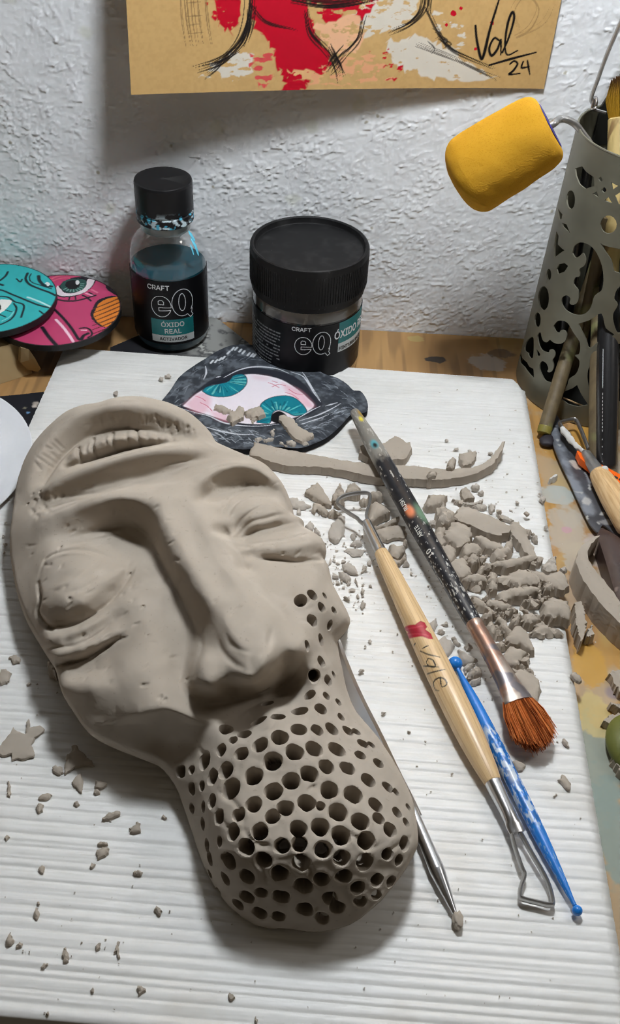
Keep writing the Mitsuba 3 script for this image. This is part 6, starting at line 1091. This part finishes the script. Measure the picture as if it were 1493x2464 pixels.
# what stands in the tin
mat('worn_wood', mikit.proc(lambda p, n, uv: mix(mix(mi.Color3f(.17, .125, .062), mi.Color3f(.085, .062, .033), fbm(p.x * 300, p.y * 300, p.z * 40, octaves=4)), mi.Color3f(.20, .21, .08), smoothstep(.55, .7, fbm(p.x * 90, p.y * 90, p.z * 60)) * .6)), .6)
mat('black_lacquer', (.010, .010, .011), .25, specular=.6, clearcoat=.5)
T2 = lambda x, y, Y: aty(*cT2((x, y))[0], Y)
def stick(name, label, A, Bp, rows, m, **kw):
    k = thing(name, label, 'brush'); obj('handle', lathe(A, Bp, rows, 20), m, k, smooth=35); return k
A = at(*cT2((445, 1500))[0], TABLE + .0042); Bp = T2(870, 120, .530)
dirn = Bp - A; s1 = stick('worn_brush', 'worn brown wooden handle poking out through the tin, slanted to the left', A, A + dirn * 1.9, [(0, .0032), (.02, .0042), (.3, .0046), (.6, .0042), (1, .0035)], 'worn_wood')
obj('handle_end', lathe(A - dirn * .002, A + dirn * .07, [(0, .0034), (.1, .0041), (.9, .0044), (1, .0043)], 20), mat('green_gold', s2l(128, 118, 50), .5), s1, smooth=35)
A = at(1437, 1118, TABLE + .0042); Bp = T2(1200, 540, .497); dirn = Bp - A
s2 = stick('worn_brush', 'greenish worn wooden handle standing upright in front of the tin', A, A + dirn * 1.75, [(0, .0044), (.02, .0050), (.5, .0052), (.8, .0048), (1, .004)], 'worn_wood')
pk = trimesh.creation.icosphere(2, .0016); pk.vertices *= [.5, .3, 1.6]; pk.apply_translation(at(1437, 1064, -.003) + [0, -.0045, 0]); obj('paint_spot', pk, mat('pink_paint', s2l(150, 30, 80), .5), s2, smooth=True)
A = at(1461, 1128, TABLE + .0056); Bp = T2(1330, 330, .4975); dirn = Bp - A
s3 = stick('black_brush', 'thick black lacquered handle with a silver line standing beside the worn wooden one', A, A + dirn * 1.6, [(0, .0050), (.02, .0062), (.5, .0066), (.8, .006), (1, .005)], 'black_lacquer')
av = dirn / np.linalg.norm(dirn); fv = CAM - (A + dirn * .5); fv = fv - av * (fv @ av); fv /= np.linalg.norm(fv); sd3 = np.cross(av, fv)
segs = [(.66, .98)] + [(.30 + .03 * k, .318 + .03 * k) for k in range(11)] + [(.05 + .06 * k, .062 + .06 * k) for k in range(4)]
obj('silver_line', cat(*[tube(np.array([A + dirn * t * 1. + (fv * .9 + sd3 * -.42) * np.interp(t / 1.6, [0, .02, .5], [.005, .0062, .0066]) * 1.008 for t in s_]), .00022, 5) for s_ in segs]), 'silver_print', s3, smooth=False, kind='stuff')
inner_ = [((.168, .540, TABLE + .003), (.160, .533, .112), .0038, 'worn_wood', 'dark worn brush handle seen through the upper scroll of the tin'), ((.176, .551, TABLE + .003), (.170, .535, .15), .0046, 'black_lacquer', 'black brush handle inside the tin'), ((.190, .545, TABLE + .003), (.187, .535, .160), .0042, 'dull_steel', 'grey metal rod inside the tin'), ((.160, .550, TABLE + .003), (.148, .554, .135), .0040, 'black_lacquer', 'thin black rod at the left inside the tin'), ((.196, .560, TABLE + .003), (.204, .556, .165), .0045, 'worn_wood', 'worn wooden handle at the back inside the tin'), ((.172, .565, TABLE + .003), (.168, .572, .150), .0040, 'black_lacquer', 'black handle at the back wall inside the tin'), ((.185, .530, TABLE + .003), (.180, .528, .120), .0046, 'black_lacquer', 'short black handle at the front inside the tin')]
for a, b, r, mt, lb in inner_: stick('tin_brush', lb, a, b, [(0, r * .8), (.1, r), (.8, r), (1, r * .7)], mt)
fb = thing('flat_brush', 'broad brush with amber dark tipped bristles and a worn tan handle standing in the tin', 'paint brush')
A, Bp = aty(1487, 392, .548), aty(1493, 285, .560); fr = Bp - A; ftop = aty(1493, 178, .572)
obj('handle', lathe(A - fr * 2.6, Bp, [(0, .004), (.5, .0052), (.86, .0062), (.99, .0066), (1, .0060)], 24), mat('bamboo', mikit.proc(lambda p, n, uv: mix(mi.Color3f(.52, .39, .16), mi.Color3f(.24, .15, .06), smoothstep(.5, .75, fbm(p.x * 260, p.y * 260, p.z * 40)))), .5), fb, smooth=35)
rs = np.random.default_rng(31); bb, bc_ = [], []
ua, ub, uc = frame(ftop - Bp)
for k in range(420):
    th = rs.uniform(0, 2 * math.pi); q = math.sqrt(rs.uniform()); o = ub * math.cos(th) * q * .0055 + uc * math.sin(th) * q * .0062; Ln = np.linalg.norm(ftop - Bp) * rs.uniform(.86, 1.02) * (1 - .12 * q)
    P = np.array([Bp + o * .9 - ua * .002, Bp + o * 1.25 + ua * Ln * .5, Bp + o * .75 + ua * Ln]); t = tube(P, [.0003, .0003, .00012], 3); bb.append(t); h = ((t.vertices - Bp) @ ua) / np.linalg.norm(ftop - Bp); c_ = np.where(h[:, None] > .62, s2l(58, 34, 16), s2l(140, 104, 24)); bc_.append(c_)
obj('bristles', cat(*bb), 'painted_matt', fb, smooth=True, color=np.vstack(bc_), kind='stuff')

# foam roller
rl = thing('foam_roller', 'small yellow foam paint roller with a bent wire handle hung over the tin rim', 'paint roller')
RA, RB = aty(1110, 436, .5255), aty(1324, 303, .5272); rax = RB - RA; LN = np.linalg.norm(rax)
rw0, rw1 = .0218, .0192
rp_ = [(0, .003), (.006, .0085), (.025, .0135), (.065, .0178), (.13, .0208), (.22, rw0), (.5, .0216), (.8, .0206), (.90, .0198), (.96, .0182), (.99, .0160), (1.0, .0130), (1.0, .004)]
rm = lathe(RA - rax * .07, RB, catmull(np.array(rp_), 6), 96)
rm = rm.subdivide(); vn = trimesh.Trimesh(rm.vertices, rm.faces, process=False).vertex_normals; rm.vertices += vn * (.0010 * (meshkit.fbm(rm.vertices * 110, 2, 6) - .5))[:, None]
mat('yellow_foam', mikit.proc(lambda p, n, uv: mix(mix(mi.Color3f(.50, .272, .026), mi.Color3f(.42, .215, .015), fbm(p.x * 60, p.y * 60, p.z * 60)), mi.Color3f(.36, .16, .004), smoothstep(.6, .85, noise(p.x * 2600, p.y * 2600, p.z * 2600)) * .5)), .95, mikit.proc(lambda p, n, uv: noise(p.x * 1500, p.y * 1500, p.z * 1500) + .6 * noise(p.x * 3000, p.y * 3000, p.z * 3000), 1e-4), .00013, specular=.1, sheen=.4)
obj('foam', rm, 'yellow_foam', rl, smooth=True)
obj('end_cap', lathe(RB - rax * .02, RB + rax * .012, [(0, .012), (.8, .0128), (1, .0120)], 40), mat('blue_cap', s2l(44, 42, 120), .4), rl, smooth=30)
hw_ = catmull(np.array([RB - rax * .05, RB + rax * .05, aty(1345, 288, .541), aty(1362, 287, .543), aty(1384, 298, .5445), aty(1402, 320, .545), aty(1420, 345, .545), aty(1440, 380, .545), [.178, .547, .10], [.184, .549, .03]]), 7)
obj('wire_handle', tube(hw_, .00195, 12), 'dull_steel', rl, smooth=40)

# knife, loop tool and cutter on the worktop at the right
kn = thing('palette_knife', 'broad dirty steel knife blade with dark wooden handle on the worktop right of the board', 'knife')
kb = c8((493, 338), (462, 385), (445, 425), (448, 500), (466, 600), (500, 690), (545, 790), (610, 920), (680, 1075), (740, 1200), (790, 1290), (850, 1342), (885, 1275), (960, 1330), (1060, 1400), (1090, 1300), (1020, 1190), (930, 1040), (850, 900), (760, 750), (670, 620), (590, 500), (530, 400))
g = Polygon(catmull(np.vstack([xy(kb, -.0055), xy(kb[:1], -.0055)]), 3)).buffer(0); m, n = prism(g, .0011, -.0055, -.0065); pk_ = Paint(m.vertices[:, :2], s2l(84, 86, 92)); V3 = np.c_[m.vertices[:, :2] * 150, np.zeros(len(m.vertices))]; f1 = meshkit.fbm(V3, 4, 4)
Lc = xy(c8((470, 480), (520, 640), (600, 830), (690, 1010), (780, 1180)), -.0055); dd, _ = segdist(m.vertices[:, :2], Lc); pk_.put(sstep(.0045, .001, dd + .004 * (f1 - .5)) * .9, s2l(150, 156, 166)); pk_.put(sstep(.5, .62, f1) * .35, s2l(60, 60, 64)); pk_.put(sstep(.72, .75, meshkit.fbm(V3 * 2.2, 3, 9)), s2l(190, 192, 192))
for q, c in [([(590, 735), (640, 730), (690, 770), (690, 800), (650, 800), (625, 770)], (206, 200, 192)), ([(700, 1080), (740, 1040), (790, 1080), (760, 1110)], (200, 200, 200)), ([(730, 1210), (760, 1200), (750, 1240)], (200, 200, 196)), ([(840, 1250), (930, 1230), (1010, 1280), (900, 1275)], (150, 150, 152)), ([(720, 820), (760, 860), (795, 930), (770, 935), (745, 870)], (150, 154, 160))]: pk_.poly(catmull(xy(c8(*(q + q[:1])), -.0055), 4), s2l(*c), soft=.0003)
mat('dirty_blade', VC, .38, metallic=.35); obj('blade', m, 'dirty_blade', kn, smooth=True, color=pk_.c)
hq = c8((862, 1338), (890, 1290), (960, 1325), (1060, 1390), (1180, 1620), (1300, 1900), (1200, 2180), (1090, 2010), (1000, 1780), (940, 1580)); g = Polygon(xy(hq, .003)).buffer(.001); m, n = prism(g, .003, lambda P: .003 - .0022 * np.exp(-shapely.distance(shapely.points(P), g.boundary) / .0018), TABLE + .0004)
obj('handle', m, mat('dark_stained_handle', mikit.proc(lambda p, n, uv: mix(mix(mi.Color3f(.060, .035, .030), mi.Color3f(.025, .016, .015), fbm(p.x * 200, p.y * 70, 1.)), mi.Color3f(.20, .15, .13), smoothstep(.68, .76, fbm(p.x * 140, p.y * 140, 5.)) * .7)), .4), kn, smooth=40)
l2 = thing('loop_tool', 'small clay loop tool with plaster crusted wire and tan handle lying on the knife', 'modelling tool')
C8 = lambda x, y, z: at(*c8((x, y))[0], z)
wl = catmull(np.array([C8(745, 668, .0005), C8(690, 640, .000), C8(630, 575, -.0005), C8(565, 490, -.001), C8(522, 420, -.001), C8(560, 402, -.001), C8(648, 388, -.001), C8(690, 450, -.001), C8(730, 550, -.0005), C8(765, 640, .0005)]), 5)
obj('wire_loop', tube(wl, .0010, 8, flat=1.8), 'dull_steel', l2, smooth=40)
pl = catmull(np.array([C8(720, 655, .0022), C8(650, 600, .0016), C8(590, 525, .0012), C8(535, 455, .001)]), 6); pm = tube(pl, np.interp(np.linspace(0, 1, len(pl)), [0, .3, .6, .85, 1], [.0012, .0015, .0020, .0024, .001]), 10); pm.vertices += .0012 * (meshkit.fbm(pm.vertices * 500, 2, 4) - .5)[:, None]; obj('plaster_crust', pm, mat('plaster', (.62, .61, .58), .9), l2, smooth=40)
H0, H1 = C8(738, 668, .0012), C8(1075, 1200, .0030)
obj('ferrule', lathe(H0, H1, [(0, .0022), (.02, .0030), (.3, .0040), (.345, .0042)], 28), 'dull_steel', l2, smooth=35)
obj('handle', lathe(H0, H1 + (H1 - H0) * .25, [(.268, .0044), (.275, .0052), (.35, .0062), (.6, .0076), (.9, .0082), (1, .006)], 32), mat('tan_wood', mikit.proc(wood_along(H1 - H0)), .45), l2, smooth=35)
bl2 = trimesh.creation.icosphere(2, .0022); bl2.apply_translation(C8(900, 808, .0060)); obj('plaster_drop', bl2, 'plaster', l2, smooth=True)
oc = c8((672, 662), (720, 690), (830, 760), (940, 815), (1060, 880), (1080, 980), (1000, 930), (900, 880), (800, 800), (700, 720)); g = Polygon(xy(oc, .0005)).buffer(.0006); m, n = prism(g, .004, .0012, -.0035)
ct = thing('cutter', 'bright orange plastic cutter body peeking out behind the small loop tool', 'cutter'); obj('body', m, mat('orange_plastic', s2l(236, 100, 14), .4), ct, smooth=35)
mk = [prism(Polygon(xy(c8((x, y), (x + 30, y + 18), (x + 26, y + 28), (x - 4, y + 10)), .0013)), .003, .0016, .0011)[0] for x, y in [(945, 838), (985, 862), (1022, 884)]]; obj('scale_marks', cat(*mk), 'print_dark', ct, smooth=False, kind='stuff')
wr_ = tube(catmull(np.array([at(*cT2((x, y))[0], z) for x, y, z in [(715, 1008, .001), (800, 1040, .0005), (900, 1085, 0), (1000, 1120, -.001), (1090, 1140, -.0015)]]), 5), .0006, 8); obj('twig', wr_, 'tan_wood', smooth=40, label='thin straw coloured twig lying at the foot of the perforated tin', category='twig')
wst = chunk(c8((430, 885), (470, 858), (512, 850), (490, 872), (450, 888)), -6, .3, zb=ZT + .0001, seed=91); obj('paint_flake', wst, 'plaster', smooth=30, label='thin white paint flake on the worktop at the board edge', category='paint flake')
kt_ = trimesh.creation.icosphere(3, 1.); kt_.vertices *= [.0045, .006, .0025]; kt_.vertices *= (1 + .4 * (meshkit.noise(kt_.vertices * 300, 3) - .5))[:, None]; kt_.apply_translation(at(*cT2((500, 1590))[0], TABLE + .003)); obj('dark_blob', kt_, mat('dark_rubber', s2l(30, 26, 34), .6), smooth=40, label='dark lump on the worktop under the end of the slanted handle', category='lump')

# the drawing on the wall
PX0, PX1 = aty(315, 235, .565)[0], aty(1310, 215, wally(.125) - .003)[0]
pz0, pz1 = aty(315, 235, .562)[2], aty(1310, 215, wally(.125) - .003)[2]
def lift_(u, h): return .0022 + .028 * np.clip(1 - u, 0, 1) ** 1.5 * np.exp(-h / .16)
cols_ = np.linspace(0, 1, 640); rows_ = np.r_[np.linspace(0, .085, 220), np.linspace(.088, .34, 40)]
U, Hh = np.meshgrid(cols_, rows_)
def paper_pt(U, Hh):
    x = PX0 + U * (PX1 - PX0) + .0; z = pz0 + U * (pz1 - pz0) + Hh; return np.stack([x, wally(x) - lift_(U, Hh), z], -1)
def paper_uv(px, py):
    u, h = .5, .03
    for _ in range(12):
        x = PX0 + u * (PX1 - PX0); p = aty(px, py, wally(x) - lift_(u, max(h, 0))); u = (p[0] - PX0) / (PX1 - PX0); h = p[2] - pz0 - u * (pz1 - pz0)
    return (u * .25, h)
pp = Paint(np.stack([U.ravel() * .25, Hh.ravel()], 1), s2l(186, 152, 100)); Q = lambda q: np.array([paper_uv(*a) for a in q])
gn = meshkit.fbm(np.c_[pp.p * [500, 500], pp.p[:, :1] * 0], 3, 4); pp.put(sstep(.3, .8, gn) * .35, s2l(170, 134, 84)); pg_ = meshkit.fbm(np.c_[pp.p * [200, 420], pp.p[:, :1] * 0], 4, 12)
def rough(q, c, cover=.5, a=1., soft=.0012):
    b = pp.c.copy(); q_ = Q(q + q[:1]); q_ = np.vstack([q_[i] + (q_[i + 1] - q_[i]) * np.linspace(0, 1, 8, endpoint=False)[:, None] for i in range(len(q_) - 1)]); q_ = q_ + rs_e.normal(0, .0009, q_.shape); pp.poly(q_, c, soft=.0005, a=a); k_ = sstep(cover + .05, cover - .05, 1 - pg_)[:, None] if cover < 1 else 1; pp.c = b * (1 - k_) + pp.c * k_
rs_e = np.random.default_rng(2)
WH, RD, TN, BK = s2l(206, 198, 184), s2l(172, 10, 34), s2l(204, 160, 112), s2l(22, 18, 18)
rough([(560, 120), (610, 128), (600, 190), (540, 192), (478, 180), (520, 150)], WH, .55); rough([(905, -20), (1010, -20), (1000, 40), (950, 75), (880, 90), (850, 40)], WH, .62); rough([(930, 100), (1000, 85), (1060, 105), (1130, 150), (1190, 186), (1100, 196), (1010, 178), (950, 160)], WH, .75); rough([(1040, 20), (1110, 40), (1120, 110), (1080, 120), (1050, 70)], WH, .42)
rough([(598, -30), (740, -30), (745, 40), (770, 90), (795, 130), (785, 176), (750, 185), (745, 205), (722, 222), (684, 222), (684, 180), (668, 165), (655, 110), (612, 64)], RD, 1.); rough([(515, -20), (582, -20), (576, 52), (558, 78), (528, 66)], RD, .8); rough([(740, -30), (930, -30), (890, 30), (835, 70), (800, 62), (760, 40)], RD, .55); rough([(490, -30), (540, -30), (530, 60), (495, 20)], RD, .45)
rough([(755, 60), (860, 40), (880, 90), (850, 130), (800, 130)], s2l(216, 168, 132), .6); rough([(600, 130), (660, 120), (665, 180), (640, 215), (610, 190)], s2l(196, 72, 72), .45); rough([(690, 170), (790, 172), (770, 195), (700, 190)], TN, .6); rough([(870, 130), (950, 118), (940, 145), (880, 152)], RD, .42); rough([(790, 140), (900, 130), (960, 190), (840, 205), (740, 205), (745, 186)], s2l(206, 150, 112), .5); rough([(890, 170), (960, 150), (990, 180), (930, 196)], RD, .35)
rs = np.random.default_rng(14)
def hatch(q, n_, w, c, j=5., a=.85, t=(.4, .1)):
    for k in range(n_):
        o = rs.normal(0, j, 2); pp.stroke(Q([(x + o[0] + rs.normal(0, j * .3), y + o[1] + rs.normal(0, j * .3)) for x, y in q]), w * rs.uniform(.6, 1.2), c, a=a, taper=t)
hatch([(602, -30), (596, 40), (580, 95), (545, 135), (500, 158)], 9, .0011, BK, 5); hatch([(605, 20), (598, 70), (585, 110)], 6, .0012, BK, 6); hatch([(570, 112), (530, 142), (472, 162)], 6, .0009, BK, 6); hatch([(548, 130), (520, 160), (490, 185)], 4, .0008, BK, 6)
hatch([(600, 10), (640, 55), (712, 74)], 3, .0008, BK, 3); hatch([(700, 2), (780, 16), (860, 8), (930, -14)], 6, .0013, BK, 4); hatch([(700, -10), (780, 0), (880, -8)], 5, .001, BK, 4)
hatch([(738, 28), (748, 80), (785, 120), (805, 150)], 6, .001, BK, 4); hatch([(795, 120), (810, 150), (822, 184)], 9, .0010, BK, 8); hatch([(872, 50), (862, 95), (830, 130), (812, 150)], 5, .0009, BK, 5); hatch([(830, 125), (800, 160), (790, 176)], 6, .0009, BK, 7)
hatch([(1022, -30), (1015, 20), (985, 55), (940, 75)], 7, .0010, BK, 5); hatch([(1028, 20), (1055, 75), (1085, 115), (1130, 140), (1190, 165)], 4, .0010, BK, 3); hatch([(1060, 90), (1080, 105), (1070, 115)], 6, .0009, BK, 9); hatch([(1000, 112), (1060, 135), (1120, 160)], 4, .0007, s2l(80, 72, 62), 5); hatch([(1100, 140), (1150, 165), (1200, 188)], 4, .0007, s2l(60, 54, 46), 5)
hatch([(1035, -20), (1030, 40)], 3, .0008, BK, 4)
for x in (430, 441, 452, 463, 478, 492): hatch([(x, -20), (x + 6, 50), (x + 16, 112)], 2, .0007, s2l(118, 92, 58), 3, .7)
for y in (10, 35, 60, 85): hatch([(450, y), (490, y - 4)], 1, .0007, s2l(118, 92, 58), 3, .6)
hatch([(1245, 70), (1230, 30), (1260, -10), (1290, 20), (1270, 70), (1235, 90), (1300, 60), (1330, 10)], 3, .0006, s2l(150, 118, 74), 5, .7); hatch([(1190, 40), (1200, 0)], 2, .0006, s2l(150, 118, 74), 4, .7)
for x, y, r in [(1092, 32, 7), (1110, 20, 4), (1145, 118, 4), (1075, 60, 4), (1185, 55, 5)]: pp.poly(catmull(Q(ell(x, y, r, r) + ell(x, y, r, r)[:1]), 2), RD)
SG = lambda q, w=.0019: pp.stroke(Q(q), w, s2l(16, 14, 14), a=1., taper=(.7, .5))
SG([(1145, 62), (1148, 95), (1158, 140), (1166, 128), (1180, 70), (1204, -8)]); SG([(1203, 98), (1190, 92), (1178, 116), (1184, 134), (1198, 118), (1206, 96), (1206, 132)], .0016); SG([(1210, 126), (1226, 88), (1238, 44), (1233, 30), (1222, 60), (1216, 108), (1222, 132), (1246, 122)], .0016); SG([(1178, 157), (1230, 142), (1291, 126)], .0015)
SG([(1228, 154), (1238, 147), (1246, 154), (1236, 170), (1226, 179), (1252, 177)], .0014); SG([(1260, 148), (1256, 163), (1275, 160)], .0013); SG([(1270, 146), (1273, 164), (1276, 180)], .0013)
PT = paper_pt(U, Hh).reshape(-1, 3); fcs = grid_faces(len(rows_), len(cols_)); nP = len(PT); nrow, ncol = U.shape
bi, bj = np.unique(np.r_[0:nrow:14, nrow - 1]), np.unique(np.r_[0:ncol:14, ncol - 1]); back = (PT.reshape(nrow, ncol, 3)[np.ix_(bi, bj)] + [0, .0004, 0]).reshape(-1, 3)
pmh = trimesh.Trimesh(np.vstack([PT, back]), np.vstack([fcs, grid_faces(len(bi), len(bj))[:, ::-1] + nP]), process=False)
if pmh.face_normals[0, 1] > 0: pmh.invert()
obj('drawing', pmh, 'painted_matt', smooth=True, color=np.vstack([pp.c, np.tile(s2l(186, 152, 100), (len(back), 1))]), label='brown paper with a red, white and black brush drawing and handwritten signature on the wall', category='drawing')
